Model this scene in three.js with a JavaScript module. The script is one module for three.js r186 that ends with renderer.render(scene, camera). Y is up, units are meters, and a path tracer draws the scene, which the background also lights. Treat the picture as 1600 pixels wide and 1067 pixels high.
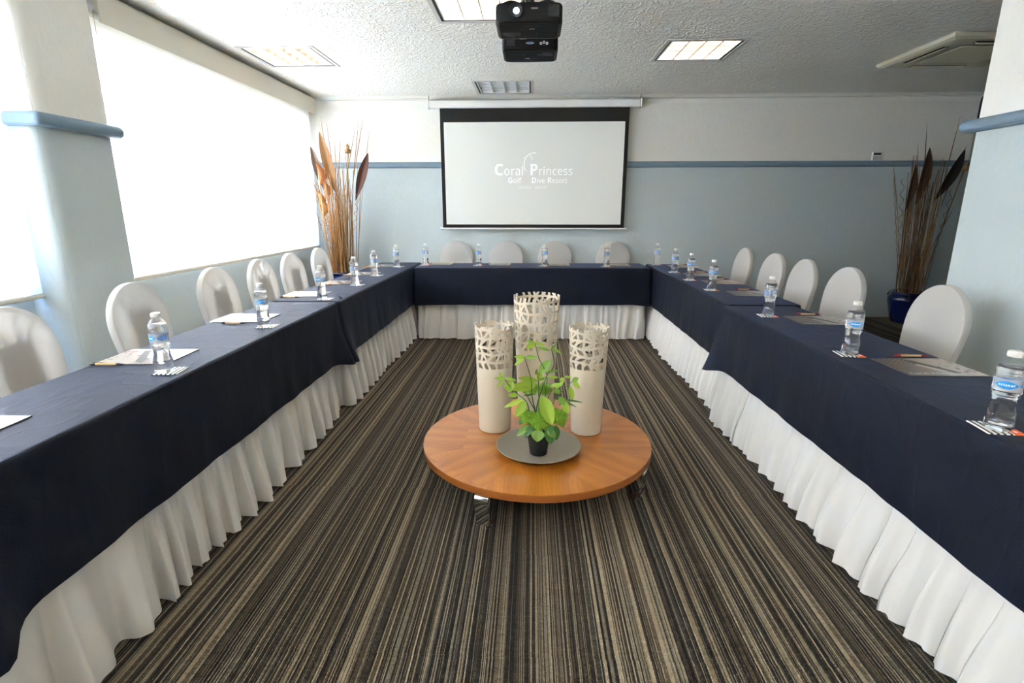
import * as THREE from 'three';
import { RoundedBoxGeometry } from 'three/addons/geometries/RoundedBoxGeometry.js';
import { mergeGeometries, mergeVertices, toCreasedNormals } from 'three/addons/utils/BufferGeometryUtils.js';
import { Sky } from 'three/addons/objects/Sky.js';
import { RectAreaLightUniformsLib } from 'three/addons/lights/RectAreaLightUniformsLib.js';
import { ImprovedNoise } from 'three/addons/math/ImprovedNoise.js';

// ------------------------------------------------------------------ camera, sky, light, exposure
const scene = new THREE.Scene();
const camera = new THREE.PerspectiveCamera(2 * Math.atan(533.5 / 830) * 180 / Math.PI, 1600 / 1067, 0.05, 200);
camera.position.set(0, 1.341, 0);
camera.lookAt(-0.03737, 1.341 - 0.24364, -0.96915);
const renderer = new THREE.WebGLRenderer({ antialias: true });
renderer.toneMapping = THREE.LinearToneMapping;
renderer.toneMappingExposure = 9.6;
renderer.shadowMap.enabled = true;
RectAreaLightUniformsLib.init();

const SUN_DIR = new THREE.Vector3(0.12, 0.8, 0.55).normalize();
const sky = new Sky();
sky.name = 'sky';
sky.scale.setScalar(1000);
sky.material.uniforms.turbidity.value = 10;
sky.material.uniforms.rayleigh.value = 0.22;
sky.material.uniforms.mieCoefficient.value = 0.012;
sky.material.uniforms.mieDirectionalG.value = 0.8;
sky.material.uniforms.sunPosition.value.copy(SUN_DIR);
sky.userData.kind = 'structure';
scene.add(sky);
const sun = new THREE.DirectionalLight(new THREE.Color(1, 0.96, 0.9), 9);
sun.name = 'sunlight';
sun.position.copy(SUN_DIR).multiplyScalar(20);
sun.castShadow = true;
Object.assign(sun.shadow.camera, { left: -12, right: 12, top: 12, bottom: -12, near: 1, far: 60 });
sun.shadow.mapSize.set(2048, 2048);
scene.add(sun);
scene.add(sun.target);
const LAMP = [ // ceiling troffers: x, z, light intensity, colour
  [-2.13, -5.03, 0.16, [1, 0.97, 0.92]], [1.36, -4.97, 0.6, [1, 0.88, 0.77]], [-0.36, -3.87, 2.5, [1, 0.96, 0.9]], [-0.33, -6.30, 0, [1, 1, 1]],
  [-1.4, 0.9, 5, [1, 0.91, 0.82]], [1.36, 0.9, 7, [1, 0.91, 0.82]],  // unseen pair behind the camera, placed to light the foreground
];

// ------------------------------------------------------------------ helpers
function rngOf(seed) { let a = seed >>> 0; return () => { a = (a + 0x6d2b79f5) | 0; let t = Math.imul(a ^ (a >>> 15), 1 | a); t = (t + Math.imul(t ^ (t >>> 7), 61 | t)) ^ t; return ((t ^ (t >>> 14)) >>> 0) / 4294967296; }; }
const noise = new ImprovedNoise();
const N3 = (x, y, z = 0) => noise.noise(x, y, z);
const used = {};
function numbered(n) { used[n] = (used[n] ?? -1) + 1; return used[n] ? n + '_' + String(used[n]).padStart(3, '0') : n; }
const V = (x, y, z) => new THREE.Vector3(x, y, z);
const lerp = THREE.MathUtils.lerp, clamp = THREE.MathUtils.clamp, sstep = THREE.MathUtils.smoothstep;
function tag(o, label, category, group, kind) {
  if (label) o.userData.label = label;
  if (category) o.userData.category = category;
  if (group) o.userData.group = group;
  if (kind) o.userData.kind = kind;
  return o;
}
function thing(name, label, category, pos = [0, 0, 0], turn = 0, group) {
  const o = new THREE.Group();
  o.name = numbered(name);
  o.position.set(...pos); o.rotation.y = turn;
  tag(o, label, category, group);
  scene.add(o);
  return o;
}
function part(name, geo, mat, parent, label) {
  const m = new THREE.Mesh(geo, mat);
  m.name = parent === scene ? numbered(name) : name;
  m.castShadow = m.receiveShadow = true;
  if (label) m.userData.label = label;
  (parent ?? scene).add(m);
  return m;
}
function struct(name, geo, mat, parent = scene) { const m = part(name, geo, mat, parent); m.userData.kind = 'structure'; return m; }
function mg(list) {
  const strip = list.map((g) => { const h = g.index ? g.toNonIndexed() : g.clone(); for (const k of Object.keys(h.attributes)) if (!['position', 'normal', 'uv'].includes(k)) h.deleteAttribute(k); if (!h.attributes.uv) h.setAttribute('uv', new THREE.BufferAttribute(new Float32Array(h.attributes.position.count * 2), 2)); return h; });
  return mergeGeometries(strip, false);
}
// planar uv in metres by the dominant normal axis
function planar(geo) {
  const g = geo.index ? geo.toNonIndexed() : geo, p = g.attributes.position, n = g.attributes.normal, uv = new Float32Array(p.count * 2);
  for (let i = 0; i < p.count; i++) {
    const ax = Math.abs(n.getX(i)), ay = Math.abs(n.getY(i)), az = Math.abs(n.getZ(i));
    const [a, b] = ay >= ax && ay >= az ? [p.getX(i), p.getZ(i)] : ax >= az ? [p.getZ(i), p.getY(i)] : [p.getX(i), p.getY(i)];
    uv[i * 2] = a; uv[i * 2 + 1] = b;
  }
  g.setAttribute('uv', new THREE.BufferAttribute(uv, 2));
  return g;
}
function box(w, h, d, x = 0, y = 0, z = 0, r = 0, seg = 2) {
  const g = r ? new RoundedBoxGeometry(w, h, d, seg, Math.min(r, w / 2.001, h / 2.001, d / 2.001)) : new THREE.BoxGeometry(w, h, d);
  return g.translate(x, y, z);
}
const box2 = (x0, x1, y0, y1, z0, z1, r = 0, seg = 2) => box(x1 - x0, y1 - y0, z1 - z0, (x0 + x1) / 2, (y0 + y1) / 2, (z0 + z1) / 2, r, seg);
const lathe = (pts, seg = 32) => new THREE.LatheGeometry(pts.map(([r, y]) => new THREE.Vector2(Math.max(r, 0.00001), y)), seg);
function cyl(r0, r1, h, seg = 16, x = 0, y = 0, z = 0) { return new THREE.CylinderGeometry(r1, r0, h, seg).translate(x, y + h / 2, z); }
function taperTube(pts, radius, seg = 12, rad = 6) {
  const curve = pts.length === 2 ? new THREE.LineCurve3(pts[0], pts[1]) : new THREE.CatmullRomCurve3(pts);
  const fr = curve.computeFrenetFrames(seg, false), pos = [], nor = [], uv = [], idx = [], P = V(0, 0, 0);
  for (let i = 0; i <= seg; i++) {
    curve.getPointAt(i / seg, P);
    const r = radius(i / seg);
    for (let j = 0; j <= rad; j++) {
      const a = (j / rad) * Math.PI * 2, n = fr.normals[i].clone().multiplyScalar(Math.cos(a)).addScaledVector(fr.binormals[i], Math.sin(a));
      pos.push(P.x + n.x * r, P.y + n.y * r, P.z + n.z * r); nor.push(n.x, n.y, n.z); uv.push(j / rad, i / seg);
    }
  }
  for (let i = 0; i < seg; i++) for (let j = 0; j < rad; j++) { const a = i * (rad + 1) + j, b = a + rad + 1; idx.push(a, a + 1, b, b, a + 1, b + 1); }
  const c0 = pos.length / 3; // end caps
  for (const e of [0, seg]) { curve.getPointAt(e / seg, P); const t = fr.tangents[e].clone().multiplyScalar(e ? 1 : -1); pos.push(P.x, P.y, P.z); nor.push(t.x, t.y, t.z); uv.push(0.5, 0.5); }
  for (let j = 0; j < rad; j++) { idx.push(c0, j + 1, j); const a = seg * (rad + 1) + j; idx.push(c0 + 1, a, a + 1); }
  const g = new THREE.BufferGeometry();
  g.setAttribute('position', new THREE.Float32BufferAttribute(pos, 3)); g.setAttribute('normal', new THREE.Float32BufferAttribute(nor, 3)); g.setAttribute('uv', new THREE.Float32BufferAttribute(uv, 2)); g.setIndex(idx);
  return g;
}
// a regular grid of points f(i, j) -> [x, y, z, u, v]
function grid(nu, nv, f, closed = false) {
  const pos = [], uv = [], idx = [];
  for (let j = 0; j <= nv; j++) for (let i = 0; i <= nu; i++) { const p = f(i / nu, j / nv, i, j); pos.push(p[0], p[1], p[2]); uv.push(p[3] ?? i / nu, p[4] ?? j / nv); }
  for (let j = 0; j < nv; j++) for (let i = 0; i < nu; i++) { const a = j * (nu + 1) + i, b = a + nu + 1; idx.push(a, a + 1, b, b, a + 1, b + 1); }
  const g = new THREE.BufferGeometry();
  g.setAttribute('position', new THREE.Float32BufferAttribute(pos, 3)); g.setAttribute('uv', new THREE.Float32BufferAttribute(uv, 2)); g.setIndex(idx);
  g.computeVertexNormals();
  if (closed) { const n = g.attributes.normal; for (let j = 0; j <= nv; j++) { const a = j * (nu + 1), b = a + nu, s = V(n.getX(a) + n.getX(b), n.getY(a) + n.getY(b), n.getZ(a) + n.getZ(b)).normalize(); n.setXYZ(a, s.x, s.y, s.z); n.setXYZ(b, s.x, s.y, s.z); } }
  return g;
}
// ------------------------------------------------------------------ textures
function dataTex(w, h, fn, srgb = true, rep = true) {
  const d = new Uint8Array(w * h * 4);
  for (let y = 0; y < h; y++) for (let x = 0; x < w; x++) { const c = fn(x, y), i = (y * w + x) * 4; d[i] = clamp(c[0], 0, 255); d[i + 1] = clamp(c[1], 0, 255); d[i + 2] = clamp(c[2], 0, 255); d[i + 3] = 255; }
  const t = new THREE.DataTexture(d, w, h, THREE.RGBAFormat);
  t.magFilter = THREE.LinearFilter; t.minFilter = THREE.LinearMipmapLinearFilter; t.generateMipmaps = true;
  if (rep) t.wrapS = t.wrapT = THREE.RepeatWrapping;
  if (srgb) t.colorSpace = THREE.SRGBColorSpace;
  t.needsUpdate = true;
  return t;
}
function canvasTex(w, h, draw, rep = false) {
  const c = document.createElement('canvas'); c.width = w; c.height = h;
  draw(c.getContext('2d'), w, h);
  const t = new THREE.CanvasTexture(c);
  t.colorSpace = THREE.SRGBColorSpace; t.anisotropy = 8;
  if (rep) t.wrapS = t.wrapT = THREE.RepeatWrapping;
  return t;
}
// tileable value noise
function tileNoise(seed, n) {
  const r = rngOf(seed), a = new Float32Array(n * n).map(() => r());
  return (u, v) => { // u, v in 0..1
    const x = ((u % 1) + 1) % 1 * n, y = ((v % 1) + 1) % 1 * n, xi = Math.floor(x), yi = Math.floor(y), fx = x - xi, fy = y - yi, sx = fx * fx * (3 - 2 * fx), sy = fy * fy * (3 - 2 * fy);
    const g = (i, j) => a[(j % n) * n + (i % n)];
    return lerp(lerp(g(xi, yi), g(xi + 1, yi), sx), lerp(g(xi, yi + 1), g(xi + 1, yi + 1), sx), sy);
  };
}
const tn8 = tileNoise(1, 8), tn16 = tileNoise(2, 16), tn32 = tileNoise(3, 32), tn64 = tileNoise(4, 64), tn128 = tileNoise(5, 128), tn256 = tileNoise(6, 256);

// hand-trowelled plaster, 2 m tile
const plasterBump = dataTex(1024, 1024, (x, y) => { const u = x / 1024, v = y / 1024; const h = 90 * tn16(u, v * 0.5 + 0.1) + 60 * tn32(u, v) + 55 * tn64(u * 1, v) + 40 * tn128(u, v * 0.5) + 18 * tn256(u, v); return [h, h, h]; }, false);
plasterBump.repeat.set(0.5, 0.5);
// coarse stippled ceiling: short swirling trowel strokes, 2 m tile
const ceilBump = (() => {
  const W = 1024, a = new Float32Array(W * W), r = rngOf(77);
  for (let k = 0; k < 5200; k++) {
    const cx = r() * W, cy = r() * W, an = r() * 6.28, L = 8 + r() * 22, hgt = 0.3 + r() * 0.9, w = 2 + r() * 3, bend = (r() - 0.5) * 0.09;
    for (let s = -L; s <= L; s += 1) { const aa = an + s * bend, px = cx + Math.cos(aa) * s, py = cy + Math.sin(aa) * s; for (let q = -w; q <= w; q++) { const X = Math.floor(px - Math.sin(aa) * q + W * 2) % W, Y = Math.floor(py + Math.cos(aa) * q + W * 2) % W; const e = hgt * (1 - (q / w) ** 2) * (1 - (s / L) ** 2); const i = Y * W + X; if (e > a[i]) a[i] = e; } }
  }
  return dataTex(W, W, (x, y) => { const u = x / W, v = y / W, h = 40 + 120 * a[y * W + x] + 35 * tn128(u, v) + 30 * tn256(u, v) + 20 * tn16(u, v); return [h, h, h]; }, false);
})();
ceilBump.repeat.set(0.5, 0.5);
// striped loop-pile carpet: 2 m across, 0.5 m along
const carpetTex = (() => {
  const W = 2048, H = 512, r = rngOf(4242), col = []; let last = 2;
  const pal = [[44, 40, 36], [26, 24, 23], [184, 171, 147], [156, 144, 122], [112, 101, 84], [90, 77, 61], [60, 51, 42], [140, 132, 116], [74, 73, 70], [172, 161, 141]];
  const wt = [0.17, 0.15, 0.10, 0.10, 0.10, 0.11, 0.10, 0.07, 0.06, 0.04];
  while (col.length < W) {
    let k = last; for (let tries = 0; tries < 6 && Math.abs(pal[k][0] - pal[last][0]) < 26; tries++) { let q = r(); k = 0; while (k < 9 && (q -= wt[k]) > 0) k++; } last = k;
    let w = 2 + Math.floor(r() * 5); if (r() < 0.14) w = 8 + Math.floor(r() * 8); if (r() < 0.25) w = 2;
    const j = (r() - 0.5) * 14, fleck = r() < 0.5 ? 44 : 22;
    for (let i = 0; i < w && col.length < W; i++) col.push([pal[k][0] + j, pal[k][1] + j, pal[k][2] + j, fleck, (i === 0 || i === w - 1) ? -9 : 4]);
  }
  return dataTex(W, H, (x, y) => {
    const c = col[x], u = x / W, v = y / H, rr = Math.sin(x * 12.9898 + Math.floor(y / 3) * 78.233) * 43758.5453, f = rr - Math.floor(rr), loop = Math.sin((y + (x % 4) * 2) * 1.05) * 5;
    const n = (f - 0.5) * c[3] * 1.7 + c[4] + loop + (tn128(u, v) - 0.5) * 16 + (tn64(u, v) - 0.5) * 8;
    return [c[0] + n, c[1] + n * 0.97, c[2] + n * 0.9];
  });
})();
carpetTex.repeat.set(0.5, 2);
const carpetBump = dataTex(512, 512, (x, y) => { const a = 90 + 70 * Math.sin(x * 0.39 * 2) + 40 * Math.sin(y * 0.6 + (x >> 2)) + 50 * tn256(x / 512, y / 512); return [a, a, a]; }, false);
carpetBump.repeat.set(4, 4);
// cloth weave + soft creases, 1 m tile
const weaveBump = dataTex(1024, 1024, (x, y) => { const u = x / 1024, v = y / 1024, cr = 1 - Math.abs(tn8(u, v) - 0.5) * 2, cr2 = 1 - Math.abs(tn16(v * 0.5, u) - 0.5) * 2; const h = 60 * Math.pow(cr, 3) + 40 * Math.pow(cr2, 4) + 30 * tn16(u, v) + 8 * Math.sin(x * 1.57) + 8 * Math.sin(y * 1.57) + 14 * tn256(u, v); return [h, h, h]; }, false);
const weaveTint = dataTex(512, 512, (x, y) => { const u = x / 512, v = y / 512, n = 228 + 20 * (tn256(u, v) - 0.5) + 24 * (tn32(u, v) - 0.5) + 18 * (tn8(u, v) - 0.5); return [n, n, n]; });
// cherry veneer, grain along v, 0.6 m tile
const cherryTex = dataTex(512, 1024, (x, y) => {
  const u = x / 512, v = y / 1024, w = u + 0.05 * (tn8(u, v * 0.5) - 0.5) + 0.012 * (tn16(u, v) - 0.5), ring = 0.5 + 0.5 * Math.sin((w * 5 + 0.8 * tn8(u, v * 0.25)) * 6.283), ring2 = 0.5 + 0.5 * Math.sin((w * 27 + tn16(u, v * 0.5)) * 6.283);
  const pore = tn256(u, v * 0.06) > 0.82 ? 1 : 0, k = 0.42 * ring + 0.2 * ring2 + 0.5 * (tn8(u, v * 0.5) - 0.5);
  return [192 - 34 * k - 10 * pore, 120 - 32 * k - 9 * pore, 42 - 22 * k - 6 * pore];
});
const reedTex = dataTex(64, 512, (x, y) => { const n = (tn256(x / 64, y / 512 * 0.3) - 0.5) * 60 + (tn32(x / 64, y / 512) - 0.5) * 50; return [205 + n, 205 + n, 205 + n]; });

// ------------------------------------------------------------------ materials
const std = (color, roughness = 0.7, o = {}) => new THREE.MeshStandardMaterial({ color, roughness, side: THREE.DoubleSide, ...o });
const phy = (color, roughness, o = {}) => new THREE.MeshPhysicalMaterial({ color, roughness, side: THREE.DoubleSide, ...o });
const M = {
  wallUp: std('#f1eee4', 0.85, { bumpMap: plasterBump, bumpScale: 0.005 }),
  wallLow: std('#c6d0cf', 0.8, { bumpMap: plasterBump, bumpScale: 0.005 }),
  rail: std('#7f95a4', 0.55, { bumpMap: plasterBump, bumpScale: 0.003 }),
  ceil: std('#f0ede3', 0.75, { bumpMap: ceilBump, bumpScale: 0.010 }),
  carpet: std('#cac5bc', 0.95, { map: carpetTex, bumpMap: carpetBump, bumpScale: 0.002 }),
  slab: std('#3a352e', 0.95),
  white: std('#f1efe9', 0.5), whiteGloss: std('#f0efea', 0.3), black: std('#0c0c0d', 0.5), chrome: std('#e6e6e6', 0.08, { metalness: 1 }),
  valance: std('#dcd6c6', 0.5), alu: std('#d9d9d6', 0.35, { metalness: 0.6 }),
  blind: phy('#faf8f2', 1, { transmission: 0.75, thickness: 0 }),
  glass: phy('#ffffff', 0.02, { transmission: 1, thickness: 0, ior: 1.45 }),
  navy: phy('#10131f', 0.58, { specularColor: new THREE.Color('#aebde0'), sheen: 0.8, sheenColor: new THREE.Color('#62729c'), sheenRoughness: 0.45, map: weaveTint, bumpMap: weaveBump, bumpScale: 0.004 }),
  skirt: std('#dfdcd6', 0.85, { bumpMap: weaveBump, bumpScale: 0.0015 }),
  cover: phy('#f6f3ee', 1, { transmission: 0.56, thickness: 0 }),
  pad: std('#7d715c', 0.9), frame: std('#6c6454', 0.5),
  cherry: phy('#ffffff', 0.28, { map: cherryTex, clearcoat: 0.7, clearcoatRoughness: 0.12 }),
  cherryEdge: phy('#a05d26', 0.35, { clearcoat: 0.3, clearcoatRoughness: 0.3 }),
  vase: std('#d6c9b2', 0.5), plate: std('#8f897b', 0.45, { metalness: 0.15 }), plasticBlack: std('#121213', 0.55),
  paper: std('#f4f1ea', 0.5), bluePot: phy('#12245a', 0.12, { clearcoat: 1, clearcoatRoughness: 0.05 }),
  projBlack: phy('#0a0a0c', 0.5, { specularIntensity: 0.6 }), projGrey: std('#55555a', 0.4), projDark: std('#060607', 0.5),
  ac: std('#d9d2b8', 0.5), slot: std('#15130f', 0.7), thermo: std('#e8e6e0', 0.4), lcd: std('#3c4038', 0.2),
  darkWood: std('#2e221b', 0.6), passage: std('#c4ccb6', 0.85),
};
// ------------------------------------------------------------------ the setting
const CEIL = 2.62, ZB = -6.79, XL = -2.72, XR = 2.45;
{
  // floor: concrete slab under half-metre carpet tiles
  const floor = new THREE.Group(); floor.name = 'floor'; floor.userData.kind = 'structure'; scene.add(floor);
  part('subfloor', box2(-3.0, 9, -0.12, -0.008, -11, 2.6), M.slab, floor);
  const variants = [], r = rngOf(9);
  const tile = (u0, dv) => {
    const g = planar(box2(-0.2498, 0.2498, -0.008, 0, -0.2498, 0.2498)), uv = g.attributes.uv, n = g.attributes.normal;
    for (let i = 0; i < uv.count; i++) if (n.getY(i) > 0.5) uv.setXY(i, uv.getX(i) + u0, uv.getY(i) + dv);
    return g;
  };
  for (let k = 0; k < 4; k++) for (let s = 0; s < 4; s++) variants.push(tile(k * 0.5 + 0.25 + (s - 1.5) * 0.0014, s * 0.17));
  // tiles that the photograph can show; the wing behind the pillar gets larger pieces of the same carpet
  for (let iz = 0; iz < 14; iz++) for (let ix = 0; ix < 16; ix++) {
    const x = -2.6 + ix * 0.5, z = -6.6 + iz * 0.5 + 0.0;
    const row = (iz * 7) % 4, t = part('carpet_tile', variants[(ix % 4) * 4 + row], M.carpet, floor);
    t.position.set(x, 0, z);
  }
  part('carpet_border', planar(mg([box2(-3.0, -2.8505, -0.008, 0, -11, 2.6), box2(-2.8495, 9, -0.008, 0, -11, -6.8505), box2(5.1505, 9, -0.008, 0, -6.8495, 2.6), box2(-2.8495, 5.1495, -0.008, 0, 0.1505, 2.6)])), M.carpet, floor);

  // ceiling with openings for the recessed lights
  const sh = new THREE.Shape([[-3, -2.6], [9, -2.6], [9, 11], [-3, 11]].map((p) => new THREE.Vector2(...p)));
  for (const [x, z] of LAMP) { const q = 0.297; sh.holes.push(new THREE.Path([[x - q, -z - q], [x - q, -z + q], [x + q, -z + q], [x + q, -z - q]].map((p) => new THREE.Vector2(...p)))); }
  const cg = new THREE.ExtrudeGeometry(sh, { depth: 0.16, bevelEnabled: false }).rotateX(-Math.PI / 2).translate(0, CEIL, 0);
  struct('ceiling', cg, M.ceil);
  struct('ceiling_slab', box2(-3, 9, CEIL + 0.161, CEIL + 0.3, -11, 2.6), M.slab);

  // two-tone walls
  const tone = (name, low, up) => { const g = mergeGeometries([planar(mg(low)), planar(mg(up))], true); const m = struct(name, g, [M.wallLow, M.wallUp]); return m; };
  const split = 1.84, colSplit = 1.778;
  // back wall with a soft cove under the ceiling
  const coveGeo = grid(40, 8, (u, v) => { const a = v * Math.PI / 2, R = 0.09; return [-2.75 + u * 7.9, CEIL - R + R * Math.sin(a), ZB + R - R * Math.cos(a) + 0.001, -2.75 + u * 7.9, v * 0.14 + 2.5]; });
  tone('wall_back', [box2(-2.95, 5.12, -0.1, split, ZB - 0.2, ZB)], [box2(-2.95, 5.12, split, CEIL + 0.02, ZB - 0.2, ZB)]);
  struct('trim_5', planar(coveGeo), M.wallUp);
  struct('trim_1', planar(box2(XL, 5.15, 1.815, 1.885, ZB - 0.02, ZB + 0.035, 0.026, 5)), M.rail);
  // window wall: two wide openings
  const wl = [-2.95, XL], z0 = -6.58, z1 = -3.28, z2 = -2.74, z3 = 2.2, s0 = 0.90, s1 = 2.30;  // near opening runs on out of view past the camera, lighting the right wall
  tone('wall_left', [box2(...wl, -0.1, s0, -6.9, 2.6), box2(...wl, s0, split, -6.9, z0), box2(...wl, s0, split, z1, z2), box2(...wl, s0, split, z3, 2.6)],
    [box2(...wl, s1, CEIL + 0.02, -6.9, 2.6), box2(...wl, split, s1, -6.9, z0), box2(...wl, split, s1, z1, z2), box2(...wl, split, s1, z3, 2.6)]);
  // column between the windows, generously rounded at its near corner
  const col = (y0, y1) => { const s = new THREE.Shape(); s.moveTo(-2.74, 3.25); s.lineTo(-2.74, 2.765); s.lineTo(-2.565, 2.765); s.quadraticCurveTo(-2.505, 2.77, -2.50, 2.85); s.lineTo(-2.50, 3.235); s.quadraticCurveTo(-2.50, 3.25, -2.515, 3.25); s.lineTo(-2.74, 3.25); return new THREE.ExtrudeGeometry(s, { depth: y1 - y0, bevelEnabled: false, curveSegments: 10 }).rotateX(-Math.PI / 2).translate(0, y0, 0); };
  const sm = (g) => planar(toCreasedNormals(g, 0.6));
  const colMesh = struct('pillar', mergeGeometries([sm(col(-0.05, colSplit)), sm(col(colSplit, CEIL + 0.01))], true), [M.wallLow, M.wallUp]);
  struct('trim_2', planar(mg([box2(-2.52, -2.448, 1.742, 1.81, -3.315, -2.735, 0.033, 5), box2(-2.66, -2.455, 1.742, 1.81, -2.775, -2.728, 0.023, 4)])), M.rail);
  // right: broad pillar wall, its far end, the wing behind it
  tone('wall_right', [box2(XR, 2.95, -0.1, colSplit, -3.233, 2.6, 0.0)], [box2(XR, 2.95, colSplit, CEIL + 0.02, -3.233, 2.6)]);
  struct('trim_3', planar(box2(XR - 0.058, XR + 0.05, 1.748, 1.815, -3.31, 2.5, 0.033, 5)), M.rail);
  tone('wall_wing', [box2(2.95, 9, -0.1, split, -3.2, -3.0), box2(8.8, 9, -0.1, split, -11, -3.0), box2(5.0, 9, -0.1, split, -10.8, -10.6)], [box2(2.95, 9, split, CEIL + 0.02, -3.2, -3.0), box2(8.8, 9, split, CEIL + 0.02, -11, -3.0), box2(5.0, 9, split, CEIL + 0.02, -10.8, -10.6)]);
  tone('wall_passage', [box2(4.92, 5.12, -0.1, split, -10.8, ZB - 0.2)], [box2(4.92, 5.12, split, CEIL + 0.02, -10.8, ZB - 0.2)]);
  struct('trim_4', planar(box2(5.1, 8.8, 1.815, 1.885, -10.62, -10.57, 0.024, 4)), M.rail);
  struct('door_frame_1', mg([box2(5.12, 5.3, 2.25, 2.6, -6.99, -6.76, 0.03), ]), M.darkWood);
  struct('door_frame_2', box2(5.12, 5.16, 0, 2.25, -6.99, -6.80, 0.01), M.passage);
  tone('wall_front', [box2(-3, 9, -0.1, split, 2.4, 2.6)], [box2(-3, 9, split, CEIL + 0.02, 2.4, 2.6)]);
  // windows: frames, mullions, panes
  let wi = 1;
  for (const [a, b, bars] of [[z0, z1, [-5.35, -4.32]], [z2, z3, [-1.5, -0.3, 0.9]]]) {
    const w = new THREE.Group(); w.name = 'window_' + wi++; w.userData.kind = 'structure'; scene.add(w);
    const x0 = -2.90, x1 = -2.85, f = 0.05;
    part('window_frame', mg([box2(x0, x1, s0, s0 + f, a, b), box2(x0, x1, s1 - f, s1, a, b), box2(x0, x1, s0, s1, a, a + f), box2(x0, x1, s0, s1, b - f, b)]), M.white, w);
    for (const z of bars) part('mullion', box2(x0, x1, s0 + f, s1 - f, z - 0.03, z + 0.03), M.white, w);
    const edges = [a + f, ...bars, b - f];
    for (let k = 0; k < edges.length - 1; k++) part('pane', box2(-2.877, -2.873, s0 + f, s1 - f, edges[k] + (k ? 0.03 : 0), edges[k + 1] - (k < edges.length - 2 ? 0.03 : 0)), M.glass, w);
  }
  // unseen ground outside, pale to bounce daylight onto the blinds
  struct('unseen_ground_outside', box2(-40, -3.0, -0.4, -0.15, -40, 40), std('#bdb7aa', 0.95));
}
// ------------------------------------------------------------------ roller blinds
function blind(label, za, zb, near) {
  const t = thing('roller_blind', label, 'blind', [-2.66, 0, 0]);
  const n = 60;
  const g = grid(n, 12, (u, v) => { const z = lerp(za, zb, u); return [0.0015 * Math.sin(u * 60) * v, lerp(2.46, 0.885, v), z, z, v]; });
  const back = g.clone(); part('blind_fabric', g, M.blind, t);
  part('bottom_bar', box2(-0.011, 0.011, 0.865, 0.892, za, zb, 0.009), M.valance, t);
  part('roller_tube', new THREE.CylinderGeometry(0.025, 0.025, zb - za, 16).rotateX(Math.PI / 2).translate(-0.005, 2.475, (za + zb) / 2), M.white, t);
  const fz0 = near ? za : za - 0.01, fz1 = near ? zb : zb - 0.16;
  const s = new THREE.Shape(); s.moveTo(0.068, 2.415); s.lineTo(0.078, 2.41); s.lineTo(0.082, 2.43); s.lineTo(0.082, 2.56); s.quadraticCurveTo(0.082, 2.60, 0.045, 2.602); s.lineTo(-0.055, 2.602); s.lineTo(-0.055, 2.594); s.lineTo(0.04, 2.594); s.quadraticCurveTo(0.074, 2.592, 0.074, 2.56); s.lineTo(0.074, 2.43);
  part('valance', toCreasedNormals(new THREE.ExtrudeGeometry(s, { depth: fz1 - fz0, bevelEnabled: false, curveSegments: 6 }).translate(0, 0, fz0), 0.7), M.valance, t);
  const capS = new THREE.Shape(); capS.moveTo(0.08, 2.41); capS.lineTo(0.084, 2.56); capS.quadraticCurveTo(0.084, 2.604, 0.045, 2.604); capS.lineTo(-0.055, 2.604); capS.lineTo(-0.055, 2.43);
  part('end_cap', new THREE.ExtrudeGeometry(capS, { depth: 0.006, bevelEnabled: false }).translate(0, 0, fz0 - 0.006), M.valance, t);
  if (!near) {
    part('clutch', mg([new THREE.CylinderGeometry(0.036, 0.036, 0.045, 24).rotateX(Math.PI / 2).translate(0.03, 2.50, fz1 + 0.04), box2(-0.05, 0.066, 2.50, 2.60, fz1 + 0.02, fz1 + 0.06, 0.006)]), std('#b9b9b8', 0.4), t);
    for (const dz of [0, 0.055]) part('pull_chain', taperTube([V(0.05, 2.49, fz1 + 0.012 + dz), V(0.05, 1.9, fz1 + 0.008 + dz), V(0.05, 1.22, fz1 + 0.012 + dz * 0.7)], () => 0.0022, 10, 6), std('#c9c2b2', 0.5), t);
    part('chain_connector', mg([0, 1, 2].map((k) => new THREE.SphereGeometry(0.005 - k * 0.0006, 8, 6).scale(1, 1.9, 1).translate(0.05, 2.19 - k * 0.03, fz1 + 0.066))), std('#54483c', 0.5), t);
  }
  return t;
}
blind('white translucent roller blind on the wide window beside the window-side chairs', -6.64, -3.27, false);
blind('white translucent roller blind on the near window, cut off at the left edge', -2.775, 2.3, true);

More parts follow.
